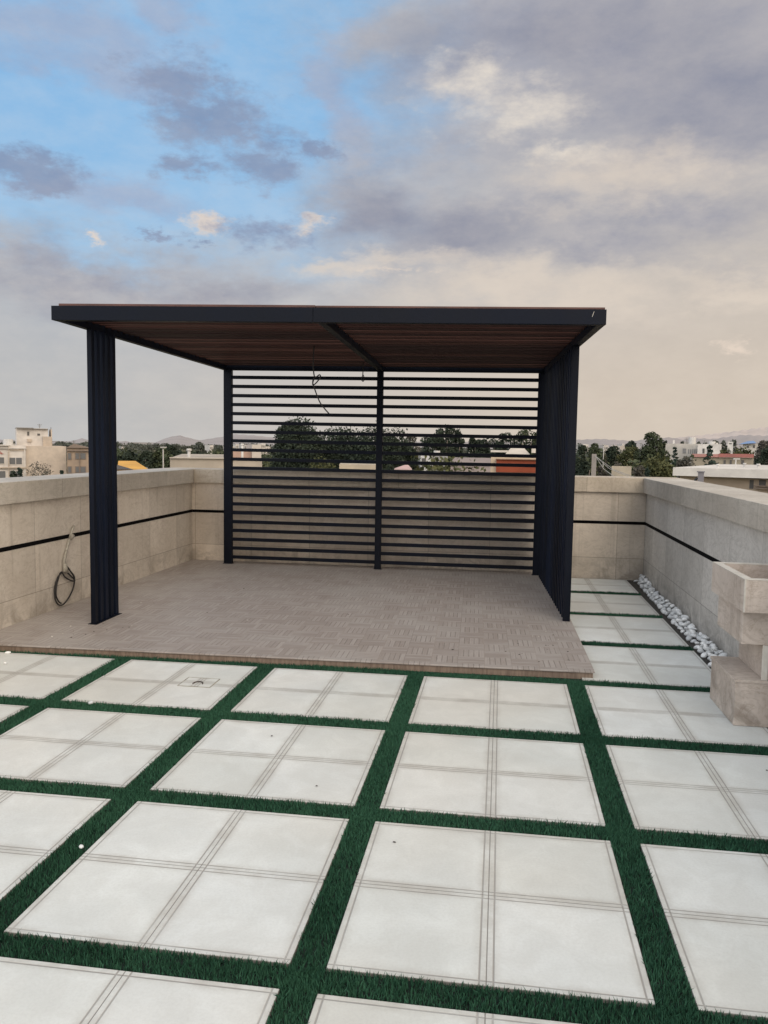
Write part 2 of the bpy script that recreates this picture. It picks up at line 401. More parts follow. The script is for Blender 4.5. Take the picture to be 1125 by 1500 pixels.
wall('greyish stone parapet on the right with wide pale coping above the pebbles', (XR, XR+.4, -8.4, YB+.4, -.9, HC), (XR-CO, XR+.45, -8.4, YB-CO, HC+.001, HT),
     (XR-.0025, XR+.01, -8.4, YB-.003, HS-.019, HS+.019), 'stone_r', 'cap_y', (XR+.2, 0, 0))

# the building that carries the terrace
ob = thing('terrace_building', (1.5, -1.5, -10), 'beige building whose roof terrace the paving lies on', 'building')
MB().box(XL-.4, XR+.4, -8.4, YB+.4, -10, -.901).build('wall', M['stone_x'], ob)

# ------------------------------------------------------------------ pergola
FL, FR, BL, BR = Vector((-.815, .36)), Vector((3.49, .585)), Vector((-.90, 4.60)), Vector((3.30, 4.60))
W_, L_ = 4.25, 4.15        # nominal size, left to right and front to back
def Q(x, y, z):
    u, v = x/W_, y/L_
    p = FL.lerp(FR, u).lerp(BL.lerp(BR, u), v)
    return Vector((p.x, p.y, z - (.030*u if z > 1 else 0)))
def qbox(mb, x0, x1, y0, y1, z0, z1):
    return mb.hexa([Q(x0, y0, z0), Q(x1, y0, z0), Q(x1, y1, z0), Q(x0, y1, z0), Q(x0, y0, z1), Q(x1, y0, z1), Q(x1, y1, z1), Q(x0, y1, z1)])
pg = thing('pergola', (1.2, 2.5, .05), 'navy steel pergola with slatted screens and a red brown wooden slat roof', 'pergola')
ZU, ZT, ZD = 2.604, 2.716, .0505
mt = M['metal']
qbox(MB(), 0, W_*.487, 0, .06, ZU, ZT).build('beam', mt, pg, bevel=.002)
qbox(MB(), W_*.487+.0025, W_, 0, .06, ZU, ZT-.001).build('beam', mt, pg, bevel=.002)
for (xa, za, xb, zb) in ((4.16, 2.70, 4.147, 2.66),):
    MB().tube([Q(xa, -.0003, za), Q(xb, -.0003, zb)], .002, 5).build('paint_mark', M['rim'], pg)
qbox(MB(), 0, W_, L_-.06, L_, ZU+.002, ZT-.002).build('beam', mt, pg, bevel=.003)
for x in (0, (W_-.06)/2, W_-.06):
    qbox(MB(), x, x+.06, .061, L_-.061, ZU+.001, ZT-.001).build('beam', mt, pg, bevel=.003)
# roof slats
ws = MB(); y = .07; k = 0
while y < L_-.13:
    for a, b in ((.065, (W_-.06)/2-.005), ((W_-.06)/2+.065, W_-.065)):
        j = random.uniform(-.002, .002)
        qbox(ws, a, b, y+j, y+.05+j, ZT-.055+j*2, ZT-.01)
    y += .115; k += 1
ws.build('roof_slats', M['wood'], pg, bevel=.002)
we = MB(); qbox(we, .055, W_/2-.04, .012, .052, ZT+.001, ZT+.019); qbox(we, W_/2-.035, W_-.01, .012, .052, ZT+.001, ZT+.016)
we.build('edge_batten', M['batten'], pg, bevel=.002)
# posts of the back screen
def wpost(x0, x1, y0, y1, z0, z1): return MB().box(x0, x1, y0, y1, z0, z1)
for x0, x1 in ((-.875, -.765), (1.158, 1.238), (3.178, 3.285)):
    o = wpost(x0, x1, 4.50, 4.56, ZD, ZU-.028 if x0 > 3 else ZU-.012 if x0 > 1 else ZU).build('post', mt, pg, bevel=.003)
    MB().box(x0-.01, x1+.01, 4.492, 4.568, ZD-.0005, ZD+.006).build('foot_plate', mt, o)
sp = (2.513-.14)/20
for x0, x1 in ((-.764, 1.157), (1.239, 3.177)):
    s = MB()
    for k in range(21):
        z = .14+sp*k; j0 = random.uniform(-.002, .002); dz = -.028*(x0+.9)/4.2*(k/20); dz1 = -.028*(x1+.9)/4.2*(k/20)
        s.hexa([(x0, 4.51, z-.0215+dz+j0), (x1, 4.51, z-.0215+dz1+j0), (x1, 4.55, z-.0215+dz1+j0), (x0, 4.55, z-.0215+dz+j0),
                (x0, 4.51, z+.0215+dz+j0), (x1, 4.51, z+.0215+dz1+j0), (x1, 4.55, z+.0215+dz1+j0), (x0, 4.55, z+.0215+dz+j0)])
    s.build('slat_screen', mt, pg, bevel=.002)
# upright fins, left group of five
s = MB()
for k in range(5):
    y = .83 + k*.101; x = -.776 - .012*k/4
    s.box(x, x+.044, y, y+.05, ZD, ZU-.001)
s.build('fin_screen', M['fin'], pg, bevel=.003)
# upright fins along the right side
s = MB(); n = 19
for k in range(n):
    y = 1.885 + k*(4.46-1.885)/n; x = 3.415 - (y-1.885)*.046
    s.box(x-.055, x+.005, y, y+.055, ZD, ZU-.0265)
s.build('fin_screen', M['fin'], pg, bevel=.003)
s = MB().box(3.352, 3.418, 1.845, 1.884, ZD, ZU-.026); s.build('post', mt, pg, bevel=.003)

MB().box(-.80, -.72, .82, 1.30, ZD-.0003, ZD+.004).build('foot_plate', mt, pg)
# cables under the roof
def curve_pts(P, n=10):
    P = [Vector(p) for p in P]; out = []
    for i in range(len(P)-1):
        a, b, c, d = P[max(i-1, 0)], P[i], P[i+1], P[min(i+2, len(P)-1)]
        for k in range(n):
            t = k/n; out.append(.5*((2*b)+(c-a)*t+(2*a-5*b+4*c-d)*t*t+(3*b-a-3*c+d)*t**3))
    out.append(P[-1]); return out
def onY(px, py, Y):
    d = ray(px, py); return CAM + d*((Y-CAM.y)/d.y)
cp = [onY(464, 484, 2.4), onY(460, 510, 2.4), onY(459, 535, 2.4), onY(461, 552, 2.4), onY(468, 549, 2.4), onY(469, 553, 2.4), onY(462, 562, 2.4), onY(458, 563, 2.42),
      onY(460, 554, 2.42), onY(458, 560, 2.4), onY(461, 570, 2.4), onY(468, 588, 2.4), onY(475, 598, 2.4), onY(482, 606, 2.4)]
top = cp[0].copy(); top.z = 2.675; cp = [top] + cp
o = MB().tube(curve_pts(cp, 8), .0065, 8).build('hanging_cable', M['rubber'], loc=tuple(top), smooth=True)
tag(o, 'loose grey cable with a knot hanging from the pergola roof slats', 'cable')
hk = [onY(532, 530, 4.0), onY(531.5, 548, 4.0), onY(530, 553, 4.0), onY(530, 557, 4.0), onY(532, 558.5, 4.0), onY(533.5, 556, 4.0), onY(533, 552, 4.0), onY(531.8, 549, 4.0)]
hk[0].z = 2.68
o = MB().tube(curve_pts(hk, 6), .006, 8).build('cable_loop', M['rubber'], loc=tuple(hk[0]), smooth=True)
tag(o, 'short black cable loop hanging beside the middle roof beam', 'cable')

# coiled cable on the left wall
cc = thing('coiled_cable', (XL+.02, 1.5, .05), 'black coiled cable hanging from a grey conduit on the left parapet', 'cable')
def onX(px, py, X=XL+.02):
    d = ray(px, py); return CAM + d*((X-CAM.x)/d.x)
lp = [(91, 838), (84, 847), (80, 862), (81, 878), (86, 886), (93, 885), (101, 875), (107, 862), (109, 850), (108, 843), (100, 833), (97, 829), (95, 835), (101, 841), (108, 848),
      (109, 851), (103, 850), (95, 845), (90, 838), (86, 845), (83, 858), (82, 872), (86, 881), (90, 884)]
MB().tube(curve_pts([onX(x, y, XL+.018+.02*math.sin(i*1.3)**2) for i, (x, y) in enumerate(lp)], 6), .0075, 8).build('cable', M['rubber'], cc, smooth=True)
MB().tube(curve_pts([onX(109, 846, XL+.03), onX(104, 838, XL+.05), onX(98, 830, XL+.04), onX(96, 836, XL+.03)], 8), .007, 8).build('cable', M['rubber'], cc, smooth=True)
MB().tube(curve_pts([onX(108, 770, XL+.012), onX(104, 782, XL+.02), onX(99, 800, XL+.015), onX(94, 822, XL+.02), onX(95, 838, XL+.03)], 6), .011, 10, .014).build('conduit', M['tape'], cc, smooth=True)
MB().tube([onX(106, 784, XL+.03), onX(103, 790, XL+.03)], .025, 8, .018).build('tape_knot', M['tape'], cc, smooth=True)
MB().tube([onX(95, 826, XL+.03), onX(97, 839, XL+.03)], .022, 8, .02).build('tape_knot', M['tape'], cc, smooth=True)

# ------------------------------------------------------------------ stone fountain at the right wall
ft = thing('stone_fountain', (4.4, -.4, 0), 'tiered travertine fountain with a square basin standing against the right parapet', 'fountain')
bm = M['basin']
MB().box(4.172, 4.565, -.667, -.12, .0015, .268).build('base_block', bm, ft, bevel=.003)
MB().box(4.164, 4.565, -.675, -.115, .2685, .286).build('base_top', bm, ft, bevel=.003)
MB().box(4.335, 4.56, -.655, -.14, .2865, .5).build('pedestal', bm, ft, bevel=.003)
MB().box(4.318, 4.352, -.664, -.656, .2865, .4995).build('corner_trim', M['rim'], ft, bevel=.002)
MB().box(4.196, 4.565, -.66, -.12, .5005, .714).build('middle_block', bm, ft, bevel=.003)
# basin with a sunk bowl
x0, x1, y0, y1, z0, z1, w, d = 4.166, 4.5655, -.77, -.05, .7145, .905, .05, .07
s = MB()
o_ = [(x0, y0), (x1, y0), (x1, y1), (x0, y1)]; i_ = [(x0+w, y0+w), (x1-w, y0+w), (x1-w, y1-w), (x0+w, y1-w)]
s.v = [Vector((x, y, z)) for z in (z0, z1) for x, y in o_] + [Vector((x, y, z1)) for x, y in i_] + [Vector((x, y, z1-.12)) for x, y in i_]
s.f = [(3, 2, 1, 0)]
for i in range(4):
    j = (i+1) % 4; s.f += [(i, j, 4+j, 4+i), (8+j, 8+i, 12+i, 12+j)]
s.f += [(12, 13, 14, 15)]
for i in range(4):
    j = (i+1) % 4; s.f.append((4+i, 4+j, 8+j, 8+i))
s.build('basin', bm, ft)
MB().prism([(x0-.001, y0-.001), (x1, y0-.001), (x1, y0+w), (x0-.001, y0+w)], z1+.0005, z1+.006).box(x0-.001, x0+w, y0+w, y1-w, z1+.0005, z1+.006).box(x1-w, x1, y0+w, y1-w, z1+.0005, z1+.006).box(x0-.001, x1, y1-w, y1, z1+.0005, z1+.006).box(x0-.002, x0+.008, y0-.002, y0+.008, z0, z1+.0004).build('rim', M['rim'], ft, bevel=.0015)

# ------------------------------------------------------------------ pebbles
import bmesh
def pebble_mesh(k):
    b = bmesh.new(); bmesh.ops.create_icosphere(b, subdivisions=2, radius=1)
    sx, sy, sz = random.uniform(.8, 1.2), random.uniform(.6, .95), random.uniform(.45, .7)
    ph = [random.uniform(0, 6) for _ in range(6)]
    for v in b.verts:
        c = v.co; f = 1 + .09*math.sin(2.1*c.x+ph[0])*math.cos(1.9*c.y+ph[1]) + .08*math.sin(2.7*c.z+ph[2]+c.x)
        v.co = Vector((c.x*sx, c.y*sy, c.z*sz))*f
    me = bpy.data.meshes.new('pebble'); b.to_mesh(me); b.free(); me.materials.append(M['pebble'])
    me.polygons.foreach_set('use_smooth', [True]*len(me.polygons)); return me
struct('pebble_bed', MB().box(4.3645, 4.5655, -.1, 4.757, -.0205, -.0075), M['dirt'])
PM = [pebble_mesh(k) for k in range(12)]
def pebble(x, y, z, r, lab, grp):
    o = link('pebble', random.choice(PM), None, (x, y, z)); o.scale = (r, r, r)
    o.rotation_euler = (random.uniform(-.5, .5), random.uniform(-.5, .5), random.uniform(0, 6.28))
    return tag(o, lab, 'pebble', grp)
pts = []
tries = 0
LABP = 'white river pebble in the heap between the paving and the right parapet'
for layer, (zz, cnt, mind) in enumerate(((.02, 130, .058), (.05, 85, .064), (.08, 26, .08))):
    placed = []; tries = 0
    while len(placed) < cnt and tries < 9000:
        tries += 1
        y = -.08 + 4.75*random.random()**1.0
        t = min(1, max(0, (y+.1)/4.8)); left = 4.36 + .08*t
        # the heap is wider at the front, spreading along the wall
        xa = left + (.025 if layer == 0 else .05 if layer == 1 else .085); xb = XR - .03
        if layer == 2 and math.sin(y*3.1) < 0: continue
        x = random.uniform(xa, xb)
        if all((x-a)**2+(y-b)**2 > mind**2 for a, b in placed): placed.append((x, y))
    for x, y in placed:
        pebble(x, y, zz-.012+random.uniform(-.004, .006), random.uniform(.023, .037), LABP, 'white pebbles along the right parapet')
for k in range(16):
    pebble(random.uniform(-1.40, -1.14), random.uniform(-1.2, .0), .005, random.uniform(.02, .032), 'white pebble in the strip beside the left parapet', 'white pebbles beside the left parapet')
for (x, y, r, lab) in ((-1.0, -.03, .02, 'white stone chip on the slab corner beside the left end of the deck'), (-.84, -.30, .016, 'small white stone chip lying on the leftmost slab nearest the deck'),
                    (.224, -1.02, .018, 'white stone chip on the grass strip below the drain cover slab'), (1.095, -2.70, .011, 'white stone chip at the grass edge left of the middle slabs')):
    o = pebble(x, y, .008, r, lab, None)

# drain cover, debris
dc = thing('drain_cover', (.72, -.46, 0), 'square tiled floor drain cover set in the slab near the deck', 'drain cover')
dc.rotation_euler.z = .0
MB().box(.61, .83, -.555, -.365, .0005, .0025).build('cover_plate', M['slab'], dc)
s = MB()
for a in ((.605, .835, -.562, -.556), (.605, .835, -.364, -.358), (.603, .609, -.556, -.364), (.831, .837, -.556, -.364)): s.box(*a, .001, .0035)
s.build('frame', M['tape'], dc)
MB().tube(curve_pts([(.69, -.50, .004), (.70, -.47, .006), (.725, -.458, .007), (.75, -.47, .006), (.76, -.50, .004)], 6), .004, 6).build('handle', M['debris_d'], dc)
def crumb(x, y, z, r, lab, m, g):
    b = MB(); n = 6; ph = random.uniform(0, 6)
    b.v = [Vector((x+r*math.cos(ph+i*6.28/n)*random.uniform(.6, 1.2), y+r*math.sin(ph+i*6.28/n)*random.uniform(.4, 1), z)) for i in range(n)] + [Vector((x, y, z+r*.5))]
    b.f = [(i, (i+1) % n, n) for i in range(n)] + [tuple(reversed(range(n)))]
    return tag(b.build('crumb', m, loc=(x, y, z)), lab, 'debris', g)
for k in range(46):
    x, y = (random.uniform(2.9, 3.35), random.uniform(.35, 1.7)) if k < 18 else (random.uniform(-1.1, -.4), random.uniform(.3, .9)) if k < 30 else (random.uniform(-.9, 3.2), random.uniform(.3, 4.3))
    crumb(x, y, .0505, random.uniform(.005, .012), 'tiny crumb of rubble lying on the deck tiles', M['debris_d'] if k % 3 else M['rim'], 'crumbs of rubble on the deck')
for (x, y, lab) in ((2.343, -2.43, 'dark dried leaf fragment on the fourth slab of the third row'), (1.5, -1.35, 'dark crumb on the middle slab of the second row'), (4.15, -1.35, 'dark twig piece on the right slab in the second row'), (1.9, -1.95, 'brown crumb near the lower edge of the middle slab, second row')):
    crumb(x, y, .003, .0075, lab, M['debris_d'], None)

# ================================================================== surroundings
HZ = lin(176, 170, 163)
def hz(c, k): return tuple(c[i]*(1-k)+HZ[i]*k for i in range(3))+(1,)  # blends aerial haze straight into a wall colour
GZ = -10.0
def m_gr():
    m, t = mat('dry_ground')
    col = t.mix(t.ramp(t.noise(t.pos, .02, 6, .6), .35, .65), lin(84, 84, 62), lin(122, 112, 90))
    col = t.mix(t.ramp(t.noise(t.scale(t.pos, (1, .3, 1)), .012, 5, .7), .5, .6), col, lin(58, 66, 46))
    col = t.mix(t.ramp(t.vmath('LENGTH', t.pos), 300, 3500, 0, .8), col, lin(150, 143, 138))     # aerial haze painted into the ground colour with distance
    t.l.new(col, t.bsdf.inputs['Base Color']); t.bsdf.inputs['Roughness'].default_value = 1; t.bsdf.inputs['Specular IOR Level'].default_value = 0; return m
m_ground = m_gr()
struct('ground', MB().box(-9000, 9000, -6000, 12000, GZ-1, GZ), m_ground)

# hills
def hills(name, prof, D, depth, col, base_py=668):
    m = rough_mat(name+'_rock', col, tuple(c*.86 for c in col[:3])+(1,), .004, 1, bstr=0)  # hill colour already has the distance haze painted in
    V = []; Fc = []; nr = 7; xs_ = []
    x = prof[0][0]
    P = []
    while x <= prof[-1][0]:
        for (a, b), (c, d) in zip(prof, prof[1:]):
            if a <= x <= c: P.append((x, b+(d-b)*(x-a)/(c-a))); break
        x += 4
    for i, (px, py) in enumerate(P):
        top = at(px, py, D); d = (top-CAM); d.z = 0; d.normalize()
        for r in range(nr):
            t = r/(nr-1)        # 0 = foot (near), 1 = crest
            q = top - d*depth*(1-t)
            zz = GZ-2 + (top.z-GZ+2)*(t**1.3)
            if 0 < r < nr-1: zz += (top.z-GZ)*.10*math.sin(i*.55+r*1.7)*math.sin(i*.21+r)
            elif r == nr-1: zz += (top.z-GZ)*.03*math.sin(i*1.9)
            V.append((q.x, q.y, zz))
    for i in range(len(P)-1):
        for r in range(nr-1): Fc.append((i*nr+r, (i+1)*nr+r, (i+1)*nr+r+1, i*nr+r+1))
    me = bpy.data.meshes.new(name); me.from_pydata(V, [], Fc); me.materials.append(m)
    me.polygons.foreach_set('use_smooth', [True]*len(Fc))
    tag(link(name, me), kind='structure')
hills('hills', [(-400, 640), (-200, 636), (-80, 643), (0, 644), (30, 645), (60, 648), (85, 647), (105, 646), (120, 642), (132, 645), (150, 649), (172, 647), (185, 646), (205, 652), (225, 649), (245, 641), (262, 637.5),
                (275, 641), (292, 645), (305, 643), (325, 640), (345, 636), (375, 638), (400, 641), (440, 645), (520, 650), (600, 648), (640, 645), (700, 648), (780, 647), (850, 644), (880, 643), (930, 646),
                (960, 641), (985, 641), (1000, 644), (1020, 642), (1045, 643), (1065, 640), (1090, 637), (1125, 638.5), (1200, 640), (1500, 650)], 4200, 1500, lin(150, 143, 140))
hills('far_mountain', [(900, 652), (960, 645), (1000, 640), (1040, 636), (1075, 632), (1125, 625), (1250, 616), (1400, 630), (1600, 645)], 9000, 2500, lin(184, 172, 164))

# facade helper: a vertical plane facing the viewer, addressed in metres along / up
class Facade:
    def __init__(s, px, D, turn=0):
        s.o = at(px, 655, D); d = s.o-CAM; d.z = 0; d.normalize(); d.rotate(Matrix.Rotation(turn, 3, 'Z'))
        s.n = d; s.u = Vector((d.y, -d.x, 0))
    def q(s, px, py):
        r = ray(px, py); t = (s.o-CAM).dot(s.n)/r.dot(s.n); p = CAM+r*t; return (p-s.o).dot(s.u), p.z
    def P(s, u, dep, z): 
        p = s.o + s.u*u + s.n*dep; return Vector((p.x, p.y, z))
    def box(s, mb, u0, u1, d0, d1, z0, z1):
        return mb.hexa([s.P(u0, d0, z0), s.P(u1, d0, z0), s.P(u1, d1, z0), s.P(u0, d1, z0), s.P(u0, d0, z1), s.P(u1, d0, z1), s.P(u1, d1, z1), s.P(u0, d1, z1)])
    def rect(s, px0, py0, px1, py1):
        u0, za = s.q(px0, (py0+py1)/2); u1, _ = s.q(px1, (py0+py1)/2); pm = (px0+px1)/2
        return u0, u1, s.q(pm, py1)[1], s.q(pm, py0)[1]
MW = {}
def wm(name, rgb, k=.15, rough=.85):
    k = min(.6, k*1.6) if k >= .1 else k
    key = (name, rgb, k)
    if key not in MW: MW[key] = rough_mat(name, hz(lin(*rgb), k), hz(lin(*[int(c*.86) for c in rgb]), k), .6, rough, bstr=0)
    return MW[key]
m_glass = wm('window_glass', (58, 64, 70), .12, .3); m_dark = wm('dark_opening', (40, 40, 40), .12)
def building(name, label, cat, D, px0, px1, ytop, depth, m, turn=0, group=None, base=GZ):
    f = Facade((px0+px1)/2, D, turn); u0, u1, _, zt = f.rect(px0, ytop, px1, ytop+4)
    root = thing(name, f.P((u0+u1)/2, depth/2, base), label, cat, group)
    f.box(MB(), u0, u1, 0, depth, base, zt).build('wall', m, root)
    return f, root, (u0, u1, zt)
def windows(f, root, rects, m=None, frame=None, name='window', dep=-.04):
    for r in rects:
        u0, u1, z0, z1 = f.rect(*r)
        if frame:
            w = f.box(MB(), u0-.12, u1+.12, dep-.03, .02, z0-.12, z1+.12).build(name, frame, root)
            f.box(MB(), u0, u1, dep-.06, dep-.031, z0, z1).build('pane', m or m_glass, w)
            n = max(1, round((u1-u0)/1.0)); b = MB()
            for k in range(1, n): 
                uu = u0+(u1-u0)*k/n; f.box(b, uu-.05, uu+.05, dep-.09, dep-.061, z0, z1)
            if n > 1: b.build('mullion', frame, w)
        else: f.box(MB(), u0, u1, dep-.03, .02, z0, z1).build(name, m or m_glass, root)
def ledge(f, root, r, m, out=.25, name='cornice', inn=.0):
    u0, u1, z0, z1 = f.rect(*r); return f.box(MB(), u0, u1, -out, -.002-inn, z0, z1).build(name, m, root)

# -- left: cream apartment house
cream = wm('cream_render', (205, 188, 168)); white = wm('white_stone', (214, 206, 196)); tan = wm('tan_render', (190, 172, 150))
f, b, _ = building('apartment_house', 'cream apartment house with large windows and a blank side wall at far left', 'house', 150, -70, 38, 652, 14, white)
windows(f, b, [(-18, 670, -6, 679), (-4, 670, 6, 679), (14, 670.5, 32, 680), (-4, 690, 8, 700), (14, 689.5, 32, 700)], m_glass, white)
ledge(f, b, (-72, 650.8, 13, 652.5), white, .5); ledge(f, b, (-72, 655.5, 39, 656.8), white, .35); ledge(f, b, (-72, 684, 39, 686), tan, .4); ledge(f, b, (15, 658.5, 37, 660), tan, .2)
ledge(f, b, (12, 654, 13.2, 700), tan, .3, 'pilaster'); ledge(f, b, (35.5, 657.2, 37.2, 700), white, .3, 'pilaster')
rs = MB()
for (a, c, d, e) in ((-1, 662.5, 1, 664.5), (1.5, 663, 3, 665.4), (3.3, 664.2, 5, 665.2), (0, 660.8, .8, 662)):
    u0, u1, z0, z1 = f.rect(a, c, d, e); f.box(rs, u0, u1, -.12, -.03, z0, z1)
rs.build('sign_lettering', wm('red_lettering', (170, 60, 40), .1), b)
u0, u1, z0, z1 = f.rect(38.3, 653.5, 97.5, 700)
f.box(MB(), u0, u1, .3, 14, GZ, z1).build('side_wall', cream, b)
u0, u1, z0, z1 = f.rect(25, 627, 72, 656); f.box(MB(), u0, u1, 3, 10, z0, z1).build('penthouse', white, b)
pw = [x for x in b.children if x.name.startswith('penthouse')][0]
u0, u1, z0, z1 = f.rect(64, 639.5, 76.5, 656); f.box(MB(), u0, u1, 2, 2.9, z0, z1).build('stair_block', tan, b)
u0, u1, z0, z1 = f.rect(70, 628.5, 76.5, 656); f.box(MB(), u0+.9, u1, 2.95, 8, z0, z1).build('stair_block', cream, b)
for r in ((41, 632, 44, 638), (56, 635, 60, 638)):
    u0, u1, z0, z1 = f.rect(*r); f.box(MB(), u0, u1, 2.94, 3.01, z0, z1).build('window', m_dark, pw)
u0, u1, z0, z1 = f.rect(24.5, 626, 50, 627.3); f.box(MB(), u0, u1, 2.3, 10.5, z0, z1).build('roof', wm('grey_slab', (120, 116, 112)), pw)
u0, u1, z0, z1 = f.rect(50, 627.6, 72, 628.6); f.box(MB(), u0, u1, 2.6, 10.2, z0, z1).build('roof', wm('grey_slab', (120, 116, 112)), pw)
u0, u1, z0, z1 = f.rect(40.5, 643, 47, 647); f.box(MB(), u0, u1, 2.3, 2.99, z0, z1).build('balcony', tan, pw)
u0, u1, z0, z1 = f.rect(76, 625.5, 76.8, 629); f.box(MB(), u0, u1, 3, 3.15, z0-1, z1).build('antenna', m_dark, b)
# -- brick villa
brick = wm('tan_brick', (150, 125, 98)); brickd = wm('brown_trim', (104, 82, 64))
f, b, (u0, u1, zt) = building('brick_villa', 'tan brick villa with tall windows and a low gable, left of the front fin post', 'house', 140, 98, 142, 656, 12, brick)
windows(f, b, [(100, 664, 104, 672.5), (111, 664, 115.5, 672), (118, 664, 125, 672), (100, 684, 104, 692), (111, 684, 115.5, 692), (118, 684, 125, 692)], m_glass, brickd)
ledge(f, b, (97.5, 659.5, 142, 661), brickd, .35); ledge(f, b, (97.5, 655, 142, 656.3), brickd, .4); ledge(f, b, (116.3, 656, 117.3, 700), brickd, .2, 'pilaster')
g = MB(); ua, ub = f.q(98, 655)[0], f.q(131, 655)[0]; z0 = f.q(110, 655.5)[1]; zp = f.q(108, 650)[1]; um = f.q(108, 650)[0]
g.v = [f.P(ua, -.2, z0), f.P(ub, -.2, z0), f.P(um, -.2, zp), f.P(ua, 10, z0), f.P(ub, 10, z0), f.P(um, 10, zp)]
g.f = [(0, 1, 2), (5, 4, 3), (0, 2, 5, 3), (2, 1, 4, 5), (0, 3, 4, 1)]; g.build('roof', brickd, b)
# -- yellow roofed shed
f, b, (u0, u1, zt) = building('yellow_roofed_shed', 'low shed with a yellow sheet roof beyond the left parapet', 'shed', 60, 170, 218, 688, 6, wm('grey_block', (120, 116, 110), .05))
zr, zl = f.q(200, 677.5)[1], f.q(200, 687.5)[1]; ua, ub, uc, ud = f.q(172, 687)[0], f.q(218, 687)[0], f.q(176, 677)[0], f.q(199, 677)[0]
g = MB(); g.v = [f.P(ua, -.3, zl), f.P(ub, -.3, zl), f.P(ud, 5, zr), f.P(uc-.2, 5, zr), f.P(ua, -.3, zl-.15), f.P(ub, -.3, zl-.15), f.P(ud, 5, zr-.15), f.P(uc-.2, 5, zr-.15)]
g.f = [(0, 1, 2, 3), (7, 6, 5, 4), (0, 4, 5, 1), (1, 5, 6, 2), (2, 6, 7, 3), (3, 7, 4, 0)]; g.build('roof', wm('yellow_sheet', (214, 160, 62), .05), b)
g = MB(); ue, uf, ug = f.q(158, 687)[0], f.q(196, 687)[0], f.q(172, 679)[0]; zz = f.q(172, 680.5)[1]
g.v = [f.P(ue, -.6, zl), f.P(uf, -.6, zl), f.P(ug, -.6, zz), f.P(ue, -.35, zl), f.P(uf, -.35, zl), f.P(ug, -.35, zz)]
g.f = [(0, 1, 2), (5, 4, 3), (0, 2, 5, 3), (2, 1, 4, 5), (0, 3, 4, 1)]; g.build('gable', wm('dark_gable', (92, 90, 92), .05), b)
# -- neighbouring roof parapets
f, b, _ = building('neighbour_house', 'neighbouring flat roof with pale rendered parapet left of the back corner post', 'house', 34, 249, 384, 671.5, 12, wm('grey_render', (176, 164, 148), .03))
ledge(f, b, (248.5, 670.5, 384.5, 672), wm('pale_cap', (196, 186, 172), .03), .1, 'coping')
u0, u1, z0, z1 = f.rect(340, 660.5, 384, 672.5); f.box(MB(), u0, u1, 1.5, 9, z0, z1).build('roof_room', wm('pink_render', (176, 146, 128), .05), b)
u0, u1, z0, z1 = f.rect(371, 651.5, 385, 672.5); f.box(MB(), u0, u1, 1.2, 8, z0, z1).build('stair_block', wm('pale_cap', (190, 180, 168), .03), b)
def pipe(px, y0, y1, D, r, lab, name='vent_pipe', cap=True, m=None, cat='pipe'):
    a, c = at(px, y1, D), at(px, y0, D); m = m or wm('white_pipe', (205, 202, 196), .05)
    root = thing(name, (a.x, a.y, a.z-.3), lab, cat)
    MB().tube([(a.x, a.y, a.z-.3), (a.x, a.y, c.z)], r, 8).build('pipe', m, root, smooth=True)
    if cap: MB().tube([(a.x, a.y, c.z+.001), (a.x, a.y, c.z+r*1.2)], r*1.7, 8, r*1.5).build('cap', m, root)
pipe(277, 660, 671, 34.5, .07, 'white capped vent pipe on the neighbouring roof left of the corner post')
pipe(355, 652, 671, 34.5, .05, 'thin white pipe on the neighbouring roof behind the left of the screen')
def lamp(px, y0, D, lab, w=.16):
    c = at(px, y0, D); m = wm('lamp_pole', (178, 174, 166), .1)
    root = thing('street_lamp', (c.x, c.y, GZ), lab, 'street lamp')
    MB().tube([(c.x, c.y, GZ), (c.x, c.y, c.z)], w*.6, 8, w*.35).build('pole', m, root, smooth=True)
    MB().box(c.x-w*1.5, c.x+w*1.9, c.y-.12, c.y+.12, c.z-.02, c.z+.10).build('lamp_head', m, root, bevel=.02)
lamp(239, 656, 75, 'pale street lamp post in front of the trees left of the neighbouring roof')
lamp(473, 660, 110, 'thin pale lamp post in front of the big dark trees')
# -- behind the screen
f, b, _ = building('low_house', 'low beige house below the big dark trees behind the screen', 'house', 70, 497, 553, 680.5, 8, wm('beige_render', (186, 168, 140)))
f, b, _ = building('green_shed', 'grey green shed wall under the dark trees by the middle post', 'shed', 105, 532, 552, 664, 7, wm('greenish_render', (110, 118, 100)))
f, b, (u0, u1, zt) = building('pink_roofed_hut', 'small hut with a pale pink pitched roof right of the middle post', 'hut', 85, 580, 601, 688, 5, wm('pale_cap', (190, 180, 168), .1))
g = MB(); z1 = f.q(590, 682)[1]
g.hexa([f.P(u0-.2, -.2, zt), f.P(u1+.2, -.2, zt), f.P(u1+.2, 5.2, zt), f.P(u0-.2, 5.2, zt), f.P(u0+.9, 2, z1), f.P(u1-.2, 2, z1), f.P(u1-.2, 3, z1), f.P(u0+.9, 3, z1)]); g.build('roof', wm('pink_roof', (196, 158, 150)), b)
f, b, _ = building('white_house', 'white two storey house with a grey wing seen through the screen', 'house', 120, 613, 656, 666.5, 10, wm('grey_wall', (150, 150, 150)))
u0, u1, z0, z1 = f.rect(616, 666, 631, 692); f.box(MB(), u0, u1, -1.2, -.01, GZ, z1).build('front_bay', wm('white_wall', (222, 222, 218)), b)
u0, u1, z0, z1 = f.rect(618, 671, 624, 684); f.box(MB(), u0, u1, -1.25, -1.19, z0, z1).build('window', m_dark, b)
windows(f, b, [(634, 671, 638, 677), (650, 671, 654, 677), (638, 682, 646, 687)], m_dark)
f, b, (u0, u1, zt) = building('long_shed', 'long low mauve roofed shed between the white house and the beige villa', 'shed', 110, 660, 724, 680, 9, wm('mauve_wall', (158, 142, 138)))
